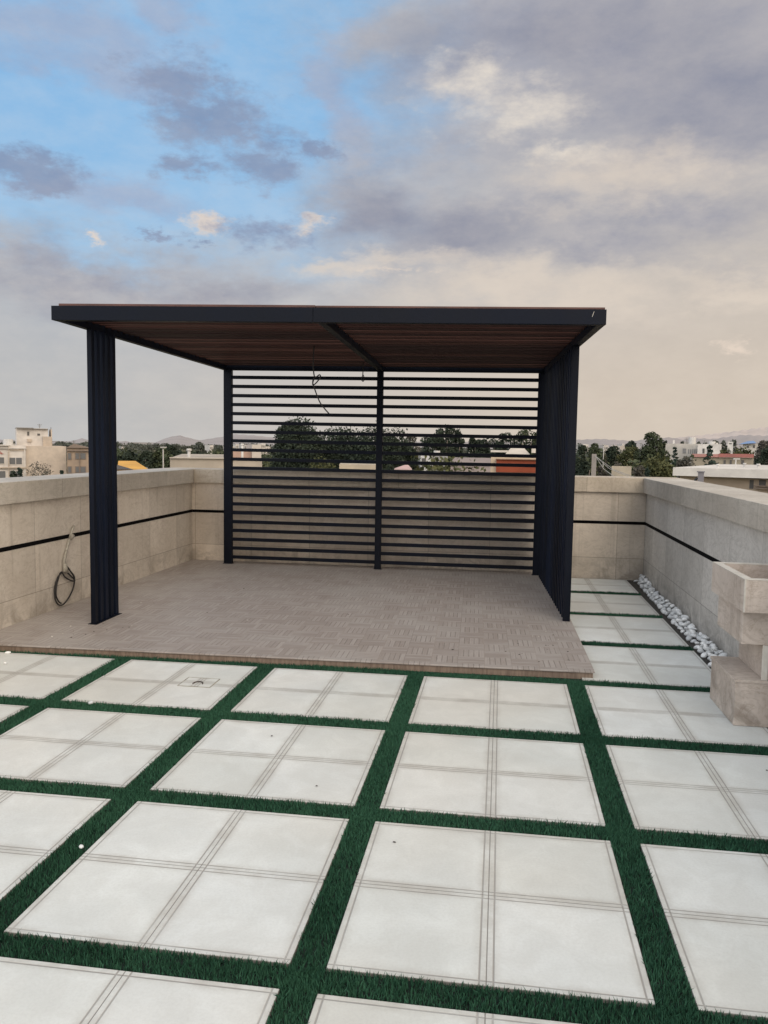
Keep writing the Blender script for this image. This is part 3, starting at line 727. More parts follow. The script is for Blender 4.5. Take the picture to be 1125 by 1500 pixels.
g = MB(); z1 = f.q(690, 671)[1]
g.hexa([f.P(u0-.3, -.3, zt), f.P(u1+.3, -.3, zt), f.P(u1+.3, 9.3, zt), f.P(u0-.3, 9.3, zt), f.P(u0+.5, 4.2, z1), f.P(u1-.5, 4.2, z1), f.P(u1-.5, 4.8, z1), f.P(u0+.5, 4.8, z1)]); g.build('roof', wm('brown_roof', (126, 108, 102)), b)
f, b, (u0, u1, zt) = building('beige_villa', 'beige villa with pale gable and red brown timber wall behind the screen', 'house', 48, 719, 800, 668, 10, wm('villa_render', (205, 184, 156), .05))
ledge(f, b, (727, 673.5, 800, 692), wm('red_timber', (142, 66, 38), .0), .3, 'timber_wall'); ledge(f, b, (719, 659.5, 745, 662.5), wm('pale_cap', (206, 198, 186), .05), .2, 'parapet_block')
ledge(f, b, (726.5, 672.4, 800, 673.4), wm('villa_trim', (150, 120, 96), .05), .45)
g = MB(); ua, ub, uc = f.q(738, 664)[0], f.q(779, 664)[0], f.q(758, 655)[0]; z0, z1 = f.q(758, 668)[1], f.q(758, 654.5)[1]
g.hexa([f.P(ua, .3, z0), f.P(ub, .3, z0), f.P(ub, 9, z0), f.P(ua, 9, z0), f.P(uc-.35, 3, z1), f.P(uc+.35, 3, z1), f.P(uc+.35, 6, z1), f.P(uc-.35, 6, z1)]); g.build('roof', wm('pale_gable', (205, 194, 178), .05), b)
u0, u1, z0, z1 = f.rect(779, 657, 785, 663.5); f.box(MB(), u0, u1, .5, 1.2, z0, z1).build('chimney', wm('pale_cap', (206, 198, 186), .05), b)
# -- right side
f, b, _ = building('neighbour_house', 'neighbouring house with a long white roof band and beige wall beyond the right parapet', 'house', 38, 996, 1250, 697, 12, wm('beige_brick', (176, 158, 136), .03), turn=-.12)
u0, u1, _, _ = f.rect(990, 684, 1250, 700); za = f.q(1050, 686)[1]; zb = f.q(1050, 698)[1]
f.box(MB(), u0, u1, -.6, 12.3, zb, za).build('roof_band', wm('white_band', (214, 208, 198), .02), b)
ledge(f, b, (1098, 703, 1104, 716), m_dark, .02, 'window'); ledge(f, b, (1112, 703, 1122, 712), m_dark, .02, 'window'); ledge(f, b, (1106, 712, 1180, 713.2), brickd, .3, 'railing'); ledge(f, b, (1106, 716, 1180, 717.2), brickd, .3, 'railing')
ledge(f, b, (1098.5, 700, 1150, 702), brickd, .1, 'lintel')
cz = Facade(1026, 24); u0, u1, z0, z1 = cz.rect(1022, 692, 1031, 712)
ch = thing('grey_chimney', cz.P((u0+u1)/2, .1, z0), 'grey concrete chimney with a black pipe just beyond the right coping', 'chimney')
cz.box(MB(), u0, u1, 0, .22, z0, z1).build('chimney_block', wm('grey_concrete', (132, 128, 132), .0), ch, bevel=.008)
cz.box(MB(), u0-.03, u1+.02, -.02, .24, z1+.001, z1+.03).build('cap', wm('grey_concrete', (132, 128, 132), .0), ch)
MB().tube([cz.P(u0-.06, .1, z0), cz.P(u0-.06, .1, z1-.22), cz.P(u0-.01, .1, z1-.16)], .035, 8).build('pipe', M['rubber'], ch)
pipe(1051.5, 681.5, 686, 40, .05, 'short white vent pipe on the white roof band beside the conifer')
pipe(1110.5, 681.5, 687, 42, .06, 'short white vent pipe near the right edge of the white roof')
pipe(1090.5, 680, 686.5, 42, .05, 'white vent pipe at the middle right of the white roof')
c = at(1078, 673, 41); rl = thing('roof_lamp', (c.x, c.y, c.z-.8), 'white T shaped lamp standing on the neighbouring white roof', 'lamp'); pm = wm('white_pipe', (205, 202, 196), .05)
MB().tube([(c.x, c.y, c.z-.8), (c.x, c.y, c.z)], .03, 8).build('pole', pm, rl); MB().box(c.x-.12, c.x+.17, c.y-.05, c.y+.05, c.z+.001, c.z+.05).build('lamp_head', pm, rl)
gw = wm('grey_white_wall', (190, 184, 172), .22)
f, b, _ = building('flat_roofed_house', 'large grey white flat roofed house with tall narrow windows left of the conifer', 'house', 170, 975, 1028, 650, 14, gw)
windows(f, b, [(1000, 657, 1005, 664)]+[(1008+i*3, 658, 1009.5+i*3, 664.5) for i in range(5)], wm('grey_window', (96, 98, 100), .2))
u0, u1, z0, z1 = f.rect(985.5, 644.5, 988, 652); f.box(MB(), u0, u1, 1, 2, z0, z1).build('chimney', wm('white_wall2', (225, 220, 212), .15), b)
u0, u1, z0, z1 = f.rect(1002, 647, 1020, 652); f.box(MB(), u0, u1, 3, 9, z0, z1).build('roof_room', gw, b)
f, b, _ = building('white_block_house', 'bright white block house with square window behind the tall conifer', 'house', 160, 1022, 1057, 650.5, 10, wm('white_wall3', (226, 220, 212), .12))
u0, u1, z0, z1 = f.rect(1049, 648.5, 1052, 652); f.box(MB(), u0, u1, .5, 1.5, z0, z1).build('chimney', white, b)
windows(f, b, [(1029, 657, 1032, 664), (1036, 657, 1039, 664)], m_dark)
f, b, (u0, u1, zt) = building('red_roofed_hall', 'long low hall with a red roof band right of the conifer', 'hall', 120, 1014, 1104, 670, 12, wm('olive_wall', (150, 138, 112), .15))
ledge(f, b, (1053, 664.8, 1104, 670), wm('red_band', (160, 66, 54), .14), .4, 'roof_band'); ledge(f, b, (1014, 665, 1053, 669.5), wm('red_pale', (186, 104, 92), .2), .3, 'roof_band')
windows(f, b, [(1060, 674, 1063, 682), (1069, 674, 1072, 680), (1086, 674, 1090, 680)], m_dark)
f, b, (u0, u1, zt) = building('blue_roofed_house', 'pale house with a bright blue sheet roof near the right edge', 'house', 230, 1088, 1112, 650, 12, wm('pale_wall', (214, 208, 196), .2))
g = MB(); ua, ub, uc, ud = f.q(1082, 651)[0], f.q(1108, 648)[0], f.q(1095, 646)[0], f.q(1104, 646)[0]; z1 = f.q(1098, 645.5)[1]; z0 = f.q(1090, 651)[1]
g.hexa([f.P(ua, -1.5, z0), f.P(ub, -1.5, z0+.4), f.P(ub, 10, z0+.4), f.P(ua, 10, z0), f.P(uc, 3, z1-.1), f.P(ud, 3, z1), f.P(ud, 6, z1), f.P(uc, 6, z1-.1)]); g.build('roof', wm('blue_sheet', (84, 134, 190), .15), b)
windows(f, b, [(1094, 653, 1097, 656), (1103, 652, 1106, 656)], m_dark)
f, b, _ = building('distant_white_house', 'small white house among the trees left of the blue roof', 'house', 260, 1066, 1074, 647, 9, wm('white_wall2', (225, 220, 212), .15))
windows(f, b, [(1068, 649, 1072, 650.5)], m_dark)
# posts and low walls in the vacant lot
f, b, _ = building('concrete_pillar', 'bare grey concrete pillar standing in the vacant lot right of the side screen', 'pillar', 62, 867, 874, 665, .5, wm('grey_concrete2', (142, 136, 130), .1))
f, b, _ = building('boundary_wall', 'low pale boundary wall in the vacant lot beyond the back parapet', 'wall', 66, 896, 925, 683, .35, wm('pale_block', (176, 164, 142), .1))
f, b, _ = building('vacant_lot_wall', 'long straw coloured earth bank behind the vacant lot', 'bank', 150, 873, 945, 665.5, 12, wm('straw_bank', (140, 130, 96), .1))
for i, (px, y0, D, lab) in enumerate(((884.5, 652, 120, 'thin pale lamp post above the vacant lot, left of the round tree'), (938.5, 650, 130, 'thin pale lamp post beside the tall round tree'))):
    lamp(px, y0, D, lab, .1 if i == 2 else .14)
# guy wires from the pillar
pt = at(872, 668, 62)
for k, (px, py) in enumerate(((925, 700), (940, 703), (905, 702))):
    e = at(px, py, 40); tag(MB().tube([pt, (pt+e)/2-Vector((0, 0, .25)), e], .018, 5).build('wire', wm('pale_wire', (170, 165, 155), .1), loc=tuple(pt)), 'thin slack wire running down from the concrete pillar', 'wire', 'slack wires from the pillar')

def roof_tank(px, py, D, w, h, lab):
    c = at(px, py, D); root = thing('water_tank', (c.x, c.y, c.z-.6), lab, 'water tank')
    MB().tube([(c.x, c.y, c.z-.55), (c.x, c.y, c.z+h-.6)], w, 12).build('tank', wm('white_wall2', (215, 212, 206), .15), root, smooth=False)
    MB().box(c.x-w, c.x+w, c.y-w, c.y+w, c.z-.6, c.z-.551).build('stand', m_dark, root)
roof_tank(1014, 646.6, 172, .7, 1.4, 'white round water tank on the roof room of the flat roofed house')
roof_tank(1043, 650.4, 162, .6, 1.1, 'small white tank on the roof of the white block house')
roof_tank(640, 666, 121, .5, 1.2, 'white tank on the roof of the white house behind the screen')
roof_tank(12, 651, 152, .8, 1.5, 'pale tank on the roof edge of the cream apartment house')
for px, D, y0, y1, lab in ((1006, 172, 641, 647, 'thin antenna mast on the flat roofed house'), (1032, 161, 645, 651, 'thin antenna mast on the white block house'), (1070, 121, 660, 665, 'short mast on the red roof band'), (108, 141, 645, 651, 'thin antenna mast above the brick villa gable'), (58, 154, 621, 628, 'thin antenna on the apartment penthouse roof')):
    a, c = at(px, y1, D), at(px, y0, D); r0 = thing('antenna_mast', (a.x, a.y, a.z-.3), lab, 'antenna'); mm = wm('mast_grey', (110, 108, 104), .1)
    MB().tube([(a.x, a.y, a.z-.3), (a.x, a.y, c.z)], .05, 5).build('pole', mm, r0)
    b_ar = MB(); [b_ar.box(c.x-.45+.1*q, c.x+.45-.1*q, c.y-.03, c.y+.03, c.z-.12-.2*q, c.z-.07-.2*q) for q in range(3)]; b_ar.build('crossbars', mm, r0)
# ------------------------------------------------------------------ trees
def leafcloud(lobes, n, ls, seed, flat=1.0):
    """lobes: (cx,cy,cz,rx,ry,rz); leaf quads scattered near the lobes' surfaces"""
    R = np.random.default_rng(seed); L = np.array(lobes)
    vol = (L[:, 3]*L[:, 4]*L[:, 5])**.667; k = R.choice(len(L), n, p=vol/vol.sum())
    d = R.normal(size=(n, 3)); d /= np.linalg.norm(d, axis=1)[:, None]
    r = 1 - np.abs(R.normal(0, .16, n)); r = np.clip(r, .2, 1.0) * (1+R.normal(0, .05, n))
    c = L[k, :3] + d*r[:, None]*L[k, 3:6]
    a = R.normal(size=(n, 3))*.8 + d*.5; a /= np.linalg.norm(a, axis=1)[:, None]
    b = np.cross(a, R.normal(size=(n, 3))); b /= np.linalg.norm(b, axis=1)[:, None]; e = np.cross(a, b)
    s = ls*R.uniform(.5, 1.25, n)[:, None]; s2 = s*R.uniform(.4, .8, n)[:, None]
    V = np.stack([c-b*s, c-e*s2, c+b*s, c+e*s2], 1).reshape(-1, 3)
    return V
def lobes_round(h, w, seed, n=14, lo=.35, flat=.8):
    R = random.Random(seed); out = [(0, 0, h*(lo+1)/2, w*.36, w*.36, h*(1-lo)*.40), (0, 0, h*(lo+.35*(1-lo)), w*.40, w*.40, h*(1-lo)*.28)]
    for i in range(n):
        a = R.uniform(0, 6.28); zz = R.uniform(0, 1); rr = w*.5*math.sqrt(max(0, 1-(2*zz-1)**2))*.68
        s = w*R.uniform(.15, .25)
        out.append((math.cos(a)*rr, math.sin(a)*rr, h*(lo+(1-lo)*(.1+.78*zz)), s, s, s*flat))
    return out
def lobes_cone(h, w, seed, n=26):
    R = random.Random(seed); out = []
    for i in range(n):
        t = (i+.5)/n; a = i*2.4+R.uniform(-.4, .4); rad = w*.5*(1-t)**.8
        for q in range(1 if t > .8 else 2):
            aa = a+q*3.1; s = max(.2, w*.19*(1.2-t))
            out.append((math.cos(aa)*rad*.68, math.sin(aa)*rad*.68, h*(.12+.86*t), s*1.35, s*1.35, s*.7))
    return out
def trunk(h, w, seed, bare=False):
    R = random.Random(seed); mb = MB(); top = h*.72
    mb.tube([(0, 0, 0), (R.uniform(-.1, .1)*w*.3, 0, h*.3), (R.uniform(-.1, .1)*w, R.uniform(-.1, .1)*w, top)], max(.1, h*.022), 8, h*.008)
    for i in range(9 if bare else 6):
        a = i*2.3+R.uniform(-.3, .3); z = h*(.22+.07*i if not bare else .15+.07*i); rr = w*R.uniform(.25, .42)
        p0 = Vector((0, 0, z)); p1 = Vector((math.cos(a)*rr*.5, math.sin(a)*rr*.5, z+h*.12)); p2 = Vector((math.cos(a)*rr, math.sin(a)*rr, z+h*R.uniform(.2, .32)))
        mb.tube([p0, p1, p2], h*.010, 6, h*.004)
        if bare:
            for q in range(7):
                a2 = a+R.uniform(-1, 1); st = p1.lerp(p2, R.uniform(0, 1)); e = st+Vector((math.cos(a2)*w*.2, math.sin(a2)*w*.2, h*R.uniform(.05, .25)))
                mb.tube([st, (st+e)/2+Vector((0, 0, h*.02)), e], h*.004, 4, h*.0015)
                for q2 in range(3):
                    e2 = e+Vector((R.uniform(-1, 1)*w*.1, R.uniform(-1, 1)*w*.1, h*R.uniform(.02, .12))); mb.tube([st.lerp(e, .6), e2], h*.002, 4, h*.001)
    return mb
bark = wm('bark', (92, 76, 62), .1)
LM = {'dark': m_leaf('dark_evergreen_leaf', (.016, .024, .017, 1), (.050, .064, .042, 1)),  # leaf colour greyed slightly to carry haze
      'mid': m_leaf('mid_green_leaf', (.024, .034, .019, 1), (.082, .095, .050, 1)),
      'olive': m_leaf('olive_green_leaf', (.028, .036, .014, 1), (.115, .115, .050, 1)),
      'far': m_leaf('far_hazy_leaf', (.050, .058, .048, 1), (.115, .122, .098, 1)),  # paler leaf colour with distance haze painted in
      'conifer': m_leaf('dark_conifer_leaf', (.016, .027, .022, 1), (.044, .066, .050, 1)),
      'grey': m_leaf('grey_brown_leaf', (.045, .042, .034, 1), (.14, .13, .105, 1)),
      'blossom': m_leaf('pale_dry_leaf', (.10, .085, .065, 1), (.36, .31, .25, 1))}
def tree(name, label, D, pc, wpx, ytop, kind='dark', shape='round', n=None, group=None, seed=None, hpx=None, base=GZ, cat='tree', nl=14, lo=.35, ls=None, core=0):
    seed = seed if seed is not None else int(pc*7+ytop)
    t = at(pc, ytop, D); w = wpx*D/F; h = t.z-base
    root = thing(name, (t.x, t.y, base), label, cat, group)
    lb = lobes_cone(h, w, seed) if shape == 'cone' else lobes_round(h, w, seed, nl, lo)
    if core: lb += [(0, 0, h*.62, w*.45, w*.42, h*.36), (-w*.12, 0, h*.45, w*.38, w*.4, h*.36), (w*.14, 0, h*.45, w*.36, w*.4, h*.34)]
    if shape == 'round':   # bring highest lobe to the top
        mx = max(l[2]+l[5] for l in lb); lb = [(a, b, c*h/mx, d, e, g*h/mx) for a, b, c, d, e, g in lb]
    n = n or int(min(9000, 900+wpx*70)); ls = ls or max(.12, D/F*2.0)
    V = leafcloud(lb, n, ls, seed)
    o = link('crown', np_mesh('crown', V, np.arange(len(V)).reshape(-1, 4), LM[kind]), root)
    me = trunk(h, w, seed); me.v = [v + Vector(root.location) for v in me.v]; me.build('trunk', bark, root, smooth=True)
    return root
# big dark trees behind the screen
tree('evergreen_tree', 'tallest dome shaped dark tree behind the left half of the screen', 100, 437, 84, 611, 'dark', core=1, ls=.19, n=34000, nl=18, lo=.2)
tree('evergreen_tree', 'broad dark tree right of the dome shaped tree behind the screen', 104, 500, 118, 624, 'dark', core=1, ls=.19, n=38000, nl=14, lo=.12)
tree('evergreen_tree', 'dark tree just left of and behind the middle screen post', 100, 549, 100, 624, 'dark', core=1, ls=.19, n=32000, nl=14, lo=.12)
tree('evergreen_tree', 'dark tree with a sloping crown just right of the middle screen post', 104, 582, 60, 627, 'dark', core=1, ls=.19, n=14000, nl=16, lo=.2)
tree('leafy_tree', 'thin greyish tree between the dark trees and the white house', 125, 603, 30, 636, 'grey', n=2200)
tree('leafy_tree', 'dark tree with an uneven top behind the white house', 135, 634, 40, 636, 'dark', n=4500)
tree('poplar_tree', 'tall dark uneven tree above the white house behind the screen', 140, 653, 34, 622, 'dark', n=3800, nl=10)
tree('poplar_tree', 'narrow dark tree right of the tall uneven tree above the white house', 142, 671, 20, 628, 'dark', n=2200, nl=8)
tree('leafy_tree', 'olive tree in front of the low house behind the screen', 85, 470, 60, 668, 'olive', n=4000)
tree('leafy_tree', 'olive tree beside the pink roofed hut', 110, 567, 36, 660, 'olive', n=3000)
for i, (pc, w, yt) in enumerate(((692, 22, 641), (705, 26, 643), (722, 34, 639), (742, 34, 634), (758, 26, 636), (775, 38, 627), (790, 34, 631))):
    tree('leafy_tree', ['small round dark tree, leftmost of the row right of the tall tree', 'second small dark tree in the row left of the beige villa', 'third dark tree in the row behind the beige villa', 'dark tree above the parapet block of the beige villa',
          'dark tree behind the gable of the beige villa', 'tall green tree behind the gable, at the right screen post', 'green tree half hidden by the right screen post'][i], 150, pc, w, yt, 'dark' if i < 5 else 'mid', n=2600)
# woods left of the corner post: individually visible near trees
for i, (pc, w, yt, k) in enumerate(((188, 44, 661, 'dark'), (214, 40, 662, 'dark'), (240, 36, 657, 'mid'), (262, 34, 660, 'dark'), (290, 36, 662, 'dark'), (318, 36, 663, 'mid'), (247, 26, 651, 'dark'), (293, 18, 648, 'far'))):
    tree('leafy_tree', ['dark tree right of the fin post above the yellow roof', 'dark tree behind the tip of the yellow roof', 'green tree behind the pale street lamp', 'dark tree left of the white vent pipe', 'dark tree right of the white vent pipe',
          'green tree left of the back corner post', 'dark tree rising above the woods at the street lamp', 'small hazy tree standing above the distant woods'][i], 150 if i < 6 else 260, pc, w, yt, k, n=3000, ls=.42 if i < 6 else .5)
tree('bare_tree', 'bare brown twiggy tree in front of the blank cream wall', 120, 60, 36, 676, 'grey', n=900, ls=.13, base=GZ+1)
tree('conifer_tree', 'small dark conifer in front of the left apartment windows', 125, 29, 13, 684, 'conifer', 'cone', n=1500)
tree('conifer_tree', 'tiny dark conifer tip at the corner of the blank cream wall', 125, 90, 6, 688, 'conifer', 'cone', n=900)
tree('shrub', 'dark shrub beside the left apartment windows', 125, 20, 14, 690, 'dark', n=900, cat='shrub')
# right side
tree('leafy_tree', 'tall round green tree standing above the vacant lot', 130, 956, 46, 632, 'mid', n=10000, nl=34, lo=.25)
tree('willow_tree', 'wide olive green tree left of the neighbouring white roof', 75, 965, 76, 665, 'olive', n=14000, nl=34, lo=.1, ls=.17)
tree('conifer_tree', 'tall dark conifer beside the white neighbouring roof', 95, 1040, 44, 649, 'conifer', 'cone', n=10000, ls=.2)
tree('conifer_tree', 'smaller dark conifer in front of the flat roofed house', 120, 989, 19, 652, 'conifer', 'cone', n=4000, ls=.2)
tree('leafy_tree', 'grey green tree between the two conifers', 110, 1008, 32, 668, 'grey', n=4000)
tree('leafy_tree', 'dark green tree at the right edge of the side screen', 90, 850, 24, 650, 'dark', n=3500)
tree('leafy_tree', 'green tree left of the thin lamp post above the vacant lot', 150, 872, 30, 649, 'mid', n=2600)
tree('leafy_tree', 'dark tree right of the thin lamp post above the vacant lot', 150, 900, 26, 652, 'dark', n=2400)
tree('leafy_tree', 'olive tree in the middle of the vacant lot row', 140, 922, 34, 653, 'olive', n=3000)
tree('leafy_tree', 'dark tree far behind the pale lamp post by the round tree', 190, 926, 22, 645, 'dark', n=1600)
tree('leafy_tree', 'dark hazy tree at the right edge of the photo', 150, 1118, 30, 645, 'grey', n=3000)
tree('leafy_tree', 'dark green tree below the hazy tree at the right edge', 110, 1124, 26, 655, 'dark', n=3000)
tree('leafy_tree', 'dry reddish olive tree below the blue roof', 145, 1086, 34, 655, 'olive', n=2600)
tree('leafy_tree', 'olive tree between white block house and red roof band', 150, 1064, 22, 657, 'olive', n=2000)
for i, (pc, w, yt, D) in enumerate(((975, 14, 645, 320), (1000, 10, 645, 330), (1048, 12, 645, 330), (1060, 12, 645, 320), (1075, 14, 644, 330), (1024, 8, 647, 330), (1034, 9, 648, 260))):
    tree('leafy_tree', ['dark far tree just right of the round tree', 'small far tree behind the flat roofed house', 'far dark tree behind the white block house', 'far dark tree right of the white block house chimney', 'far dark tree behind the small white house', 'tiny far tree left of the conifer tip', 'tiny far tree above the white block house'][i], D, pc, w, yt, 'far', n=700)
for i, (pc, w, yt) in enumerate(((860, 18, 672), (882, 20, 683), (905, 26, 676), (912, 16, 688), (938, 24, 682), (948, 10, 685), (853, 16, 684))):
    tree('shrub', ['dark shrub between side screen and concrete pillar', 'grey shrub right of the concrete pillar', 'bare brown shrub behind the low boundary wall', 'dark shrub in front of the low boundary wall', 'grey shrub left of the wide olive tree', 'narrow dark cypress shrub by the back parapet', 'dark shrub low beside the side screen'][i], 66+i, pc, w, yt, ['dark', 'grey', 'grey', 'dark', 'grey', 'conifer', 'dark'][i], n=2200, base=-6, cat='shrub', ls=.13)

# distant woods reading as one mass
def woods(name, label, px0, px1, D0, D1, n, ytop, kind, ztop=None):
    R = random.Random(name+str(px0)); Vs = []
    for i in range(n):
        D = R.uniform(D0, D1); px = R.uniform(px0, px1); yt = ytop+R.uniform(-1.5, 4)*D0/D*2
        t = at(px, min(yt, 668), D); h = max(4, min(13, t.z-GZ)); t.z = min(t.z, 2.0)
        if ztop is not None: t.z = ztop + R.uniform(-3.5, 1.5)
        h = max(4, min(13, t.z-GZ)); w = R.uniform(6, 11)*max(1, D/600)
        lb = [(t.x+R.uniform(-.3, .3)*w, t.y+R.uniform(-.3, .3)*w, t.z-h*R.uniform(.12, .75), w*.32, w*.32, h*.16) for _ in range(7)]
        Vs.append(leafcloud(lb, 190, max(.4, D/F*1.5), i+int(px0)+999))
    V = np.concatenate(Vs); o = link(name, np_mesh(name, V, np.arange(len(V)).reshape(-1, 4), LM[kind])); tag(o, label, 'woods', kind='stuff')
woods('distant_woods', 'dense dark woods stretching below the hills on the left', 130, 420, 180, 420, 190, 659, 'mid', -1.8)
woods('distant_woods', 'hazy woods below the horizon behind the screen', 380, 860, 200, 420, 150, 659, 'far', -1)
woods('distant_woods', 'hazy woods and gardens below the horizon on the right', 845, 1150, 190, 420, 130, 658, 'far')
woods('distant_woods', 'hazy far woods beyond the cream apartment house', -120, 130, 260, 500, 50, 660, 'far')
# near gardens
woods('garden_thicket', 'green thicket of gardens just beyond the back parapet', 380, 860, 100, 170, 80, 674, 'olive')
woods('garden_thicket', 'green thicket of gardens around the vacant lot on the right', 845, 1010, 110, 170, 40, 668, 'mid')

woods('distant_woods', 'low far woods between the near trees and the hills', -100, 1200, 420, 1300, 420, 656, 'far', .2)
# far pale houses among the trees
R = random.Random(3)
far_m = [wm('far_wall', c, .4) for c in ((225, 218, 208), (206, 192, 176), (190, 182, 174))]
spots = [(x, R.uniform(649.5, 655)) for x in [348, 355, 362, 368, 374, 380, 386, 392, 852, 858, 866, 888, 893, 899, 906, 913, 920, 932, 1060, 1078, 1118, 10, 340, 610, 690, 766, 180, 310]]
for i, (px, yt) in enumerate(spots):
    D = R.uniform(430, 620); f = Facade(px, D, R.uniform(-.5, .5)); w = R.uniform(1.6, 4)*D/F; zt = f.q(px, yt)[1]
    root = thing('far_house', f.P(0, 4, GZ), 'tiny pale flat roofed house far off among the trees', 'house', 'pale houses far off among the trees')
    f.box(MB(), -w, w, 0, 9, GZ, zt).build('wall', far_m[i % 3], root)
    g = MB(); [f.box(g, -w+(k+.3)*w/1.5, -w+(k+.7)*w/1.5, -.1, .02, zt-2.4, zt-1.1) for k in range(3)]; g.build('windows', m_dark, root)

# ------------------------------------------------------------------ world: Nishita sky with cloud layers
w = bpy.data.worlds.new('World'); sc.world = w; w.use_nodes = True; t = NT(w.node_tree)
for n in list(t.n): t.n.remove(n)
SUN_EL, SUN_AZ = math.radians(40), math.radians(150)      # az measured from +Y towards +X
sky = t.new('ShaderNodeTexSky', sky_type='NISHITA', sun_disc=False); sky.sun_elevation = SUN_EL; sky.sun_rotation = SUN_AZ
sky.air_density = 1.0; sky.dust_density = 1.2; sky.altitude = 1200
tc = t.new('ShaderNodeTexCoord'); dirv = t.vmath('NORMALIZE', tc.outputs['Generated'])
sp_ = t.new('ShaderNodeSeparateXYZ'); t.l.new(dirv, sp_.inputs[0])
AZ = t.math('ARCTAN2', sp_.outputs[0], sp_.outputs[1]); EL = t.math('ARCSINE', sp_.outputs[2])
cb = t.new('ShaderNodeCombineXYZ'); t.put(cb.inputs[0], AZ); t.put(cb.inputs[1], EL); AE = cb.outputs[0]
ns = t.scale(dirv, (1, 1, 2.2))
def cnoise(vec, scale, detail, rough=.6):
    n = t.new('ShaderNodeTexNoise'); t.l.new(vec, n.inputs['Vector']); n.inputs['Scale'].default_value = scale
    n.inputs['Detail'].default_value = detail; n.inputs['Roughness'].default_value = rough
    sp = t.new('ShaderNodeSeparateColor'); t.l.new(n.outputs['Color'], sp.inputs[0])
    return n.outputs['Color'], sp.outputs
c1, s1 = cnoise(ns, 4.2, 7, .62)          # large billows: three independent channels
c2, s2 = cnoise(t.scale(dirv, (1, 1, 2.0)), 15, 5, .66)         # ragged detail
AW = t.vmath('ADD', AE, t.vmath('MULTIPLY', t.vmath('SUBTRACT', c1, (.5, .5, .5)), (.30, .17, 0)))
AF = t.vmath('ADD', AE, t.vmath('MULTIPLY', t.vmath('SUBTRACT', c2, (.5, .5, .5)), (.13, .07, 0)))
fb = t.math('ADD', t.math('MULTIPLY', s1[2], .6), t.math('MULTIPLY', s2[2], .4)); fb2 = s2[2]; fb3 = s1[2]
def field(blobs, vec):
    acc = None
    for px, py, rx, ry in blobs:
        a, e = azel(px, py); kx, ky = F/rx*.93, F/ry*.95
        n = t.new('ShaderNodeVectorMath', operation='MULTIPLY_ADD'); t.l.new(vec, n.inputs[0]); n.inputs[1].default_value = (kx, ky, 0); n.inputs[2].default_value = (-a*kx, -e*ky, 0)
        v = t.vmath('LENGTH', n.outputs[0]); acc = v if acc is None else t.math('SMOOTH_MIN', acc, v, .3)
    return t.math('SUBTRACT', 1, acc)
def mask(blobs, noise, amp, lo=-.12, hi=.35, vec=None):
    fl = t.math('ADD', t.math('MAXIMUM', field(blobs, vec or AW), -2), t.math('MULTIPLY', t.math('SUBTRACT', noise, .5), amp)); return t.ramp(fl, lo, hi)
elg = lambda lo, hi, a=0, b=1: t.ramp(EL, math.radians(lo), math.radians(hi), a, b)
azg = lambda lo, hi, a=0, b=1: t.ramp(AZ, math.radians(lo), math.radians(hi), a, b)
# clear sky from the Nishita texture, balanced to the hazy evening blue
clear = t.mix(1.0, sky.outputs[0], (.105, .102, .098, 1), 'MULTIPLY')
horizon = t.mix(azg(-32, 8), lin(190, 190, 189), lin(212, 198, 181))
veil = t.mix(elg(2, 18), horizon, t.mix(azg(-30, 20), lin(172, 184, 200), lin(196, 190, 184)))
veil = t.mix(elg(14, 34), veil, t.mix(azg(-25, 15), lin(150, 176, 212), lin(172, 172, 182)))
clearm = t.mix(.85, clear, lin(140, 196, 242))
clearm = t.mix(elg(6, 24, .6, 0), clearm, lin(176, 206, 228))
blue = mask([(60, 80, 260, 130), (150, 220, 330, 110), (430, 110, 170, 200), (40, 300, 230, 50), (470, 10, 120, 80)], fb, 1.6, -.45, .35)
col = t.mix(blue, veil, clearm)
def layer(col, m_, c, op): return t.mix(t.math('MULTIPLY', m_, op), col, c)
col = layer(col, mask([(40, 60, 170, 36), (210, 10, 60, 26), (500, 150, 40, 80), (200, 300, 130, 26), (120, 110, 120, 26)], fb, 2.6, -.3, .9), lin(158, 172, 200), .7)
# broad soft grey banks
grey = mask([(900, 90, 340, 160), (1050, 160, 240, 120), (590, 60, 90, 80), (570, 290, 130, 120), (690, 330, 230, 70), (90, 390, 300, 46), (860, 360, 200, 46), (1030, 310, 180, 50), (300, 420, 200, 30)], fb3, 2.2, -.3, .95)
gtone = t.mix(t.ramp(fb, .38, .64), lin(142, 146, 164), lin(182, 179, 181))
col = t.mix(t.math('MULTIPLY', grey, .85), col, gtone)
dark = mask([(830, 50, 260, 62), (1030, 130, 200, 66), (560, 305, 80, 56), (660, 345, 140, 38)], fb, 2.0, -.2, 1.0)
col = layer(col, dark, lin(130, 136, 157), .7)
# cream bright breaks, patchy
crm = mask([(670, 120, 60, 40), (730, 175, 84, 40), (815, 228, 66, 20)], fb, 4.2, -.1, 1.35)
col = layer(col, crm, lin(236, 226, 212), .95)
crm2 = mask([(560, 388, 120, 16), (470, 376, 50, 12), (730, 425, 230, 30), (920, 255, 150, 46), (1090, 400, 120, 20), (880, 425, 90, 34)], fb, 3.6, -.3, 1.1)
col = layer(col, crm2, lin(226, 212, 196), .72)
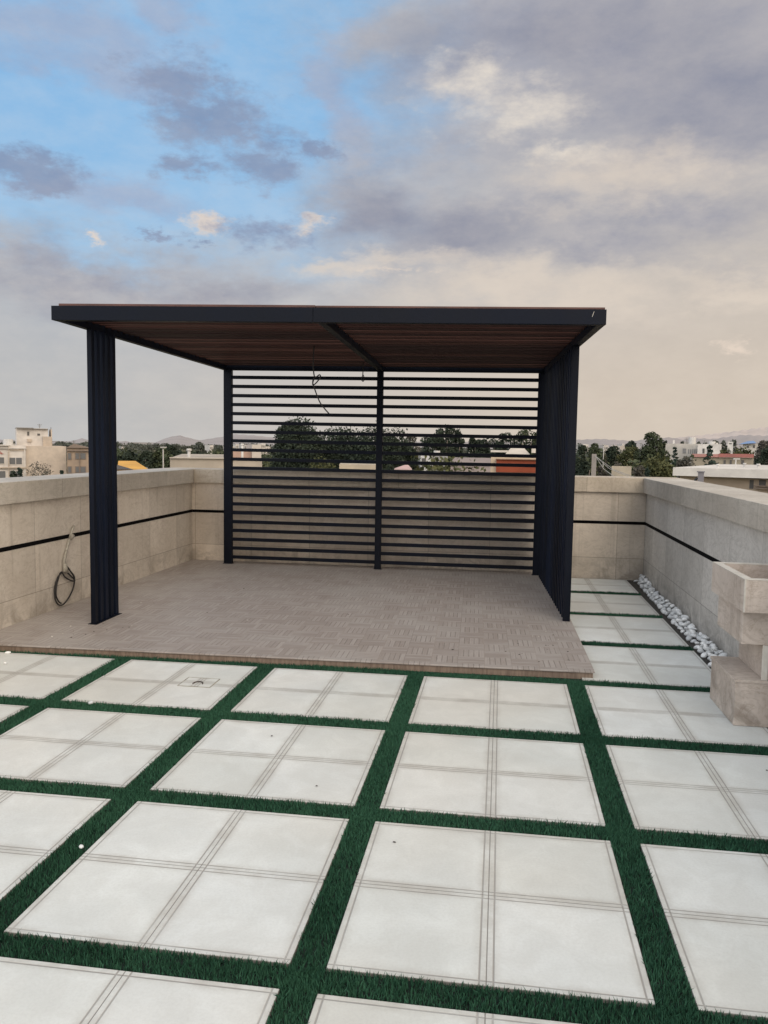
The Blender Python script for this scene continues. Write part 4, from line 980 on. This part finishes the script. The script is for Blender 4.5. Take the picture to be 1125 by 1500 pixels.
# crisp lit edges and small dark clouds over the blue
lit = mask([(300, 328, 26, 18), (452, 324, 30, 12), (135, 343, 22, 8), (600, 392, 50, 8), (1085, 518, 15, 13)], fb2, 4.2, -.25, 1.1, AF)
col = layer(col, lit, lin(236, 218, 200), .85)
sm = mask([(270, 120, 72, 30), (310, 175, 92, 36), (262, 240, 46, 16), (390, 248, 56, 24), (14, 246, 80, 20), (60, 262, 60, 14), (400, 340, 72, 24), (460, 226, 30, 12), (228, 341, 30, 6), (276, 361, 18, 6)],
          fb2, 3.6, -.3, .9, AF)
col = layer(col, sm, lin(126, 142, 174), .8)
# fine streaks
st = t.ramp(s2[1], .3, .7, 0, 1, False)
col = t.mix(t.math('MULTIPLY', st, .2), col, lin(220, 211, 204)); col = t.mix(t.math('MULTIPLY', t.math('SUBTRACT', 1, st), .09), col, lin(142, 146, 166))
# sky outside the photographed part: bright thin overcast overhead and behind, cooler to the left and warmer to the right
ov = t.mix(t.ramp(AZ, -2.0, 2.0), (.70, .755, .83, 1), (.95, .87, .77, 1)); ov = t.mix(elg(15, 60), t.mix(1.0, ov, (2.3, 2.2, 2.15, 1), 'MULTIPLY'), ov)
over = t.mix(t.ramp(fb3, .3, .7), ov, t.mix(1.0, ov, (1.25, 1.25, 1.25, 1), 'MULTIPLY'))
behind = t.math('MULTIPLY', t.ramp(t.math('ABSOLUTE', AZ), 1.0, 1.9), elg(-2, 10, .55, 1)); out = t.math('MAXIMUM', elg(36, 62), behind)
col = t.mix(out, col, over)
col = t.mix(elg(-6, -1, 1, 0), col, lin(140, 130, 115))
bg = t.new('ShaderNodeBackground'); ow = t.new('ShaderNodeOutputWorld')
STR = .1
k = 1/STR
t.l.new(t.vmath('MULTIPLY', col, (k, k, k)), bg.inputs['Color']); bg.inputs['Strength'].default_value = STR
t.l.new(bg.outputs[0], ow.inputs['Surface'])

sl = bpy.data.lights.new('sun', 'SUN'); so = bpy.data.objects.new('sun', sl); C.objects.link(so)
sl.energy = .95; sl.angle = math.radians(35); sl.color = (1.0, .93, .85)
sd = Vector((math.sin(SUN_AZ)*math.cos(SUN_EL), math.cos(SUN_AZ)*math.cos(SUN_EL), math.sin(SUN_EL)))
so.rotation_euler = sd.to_track_quat('Z', 'Y').to_euler()
sc.view_settings.view_transform = 'Standard'; sc.view_settings.look = 'None'; sc.view_settings.exposure = 0; sc.view_settings.gamma = 1
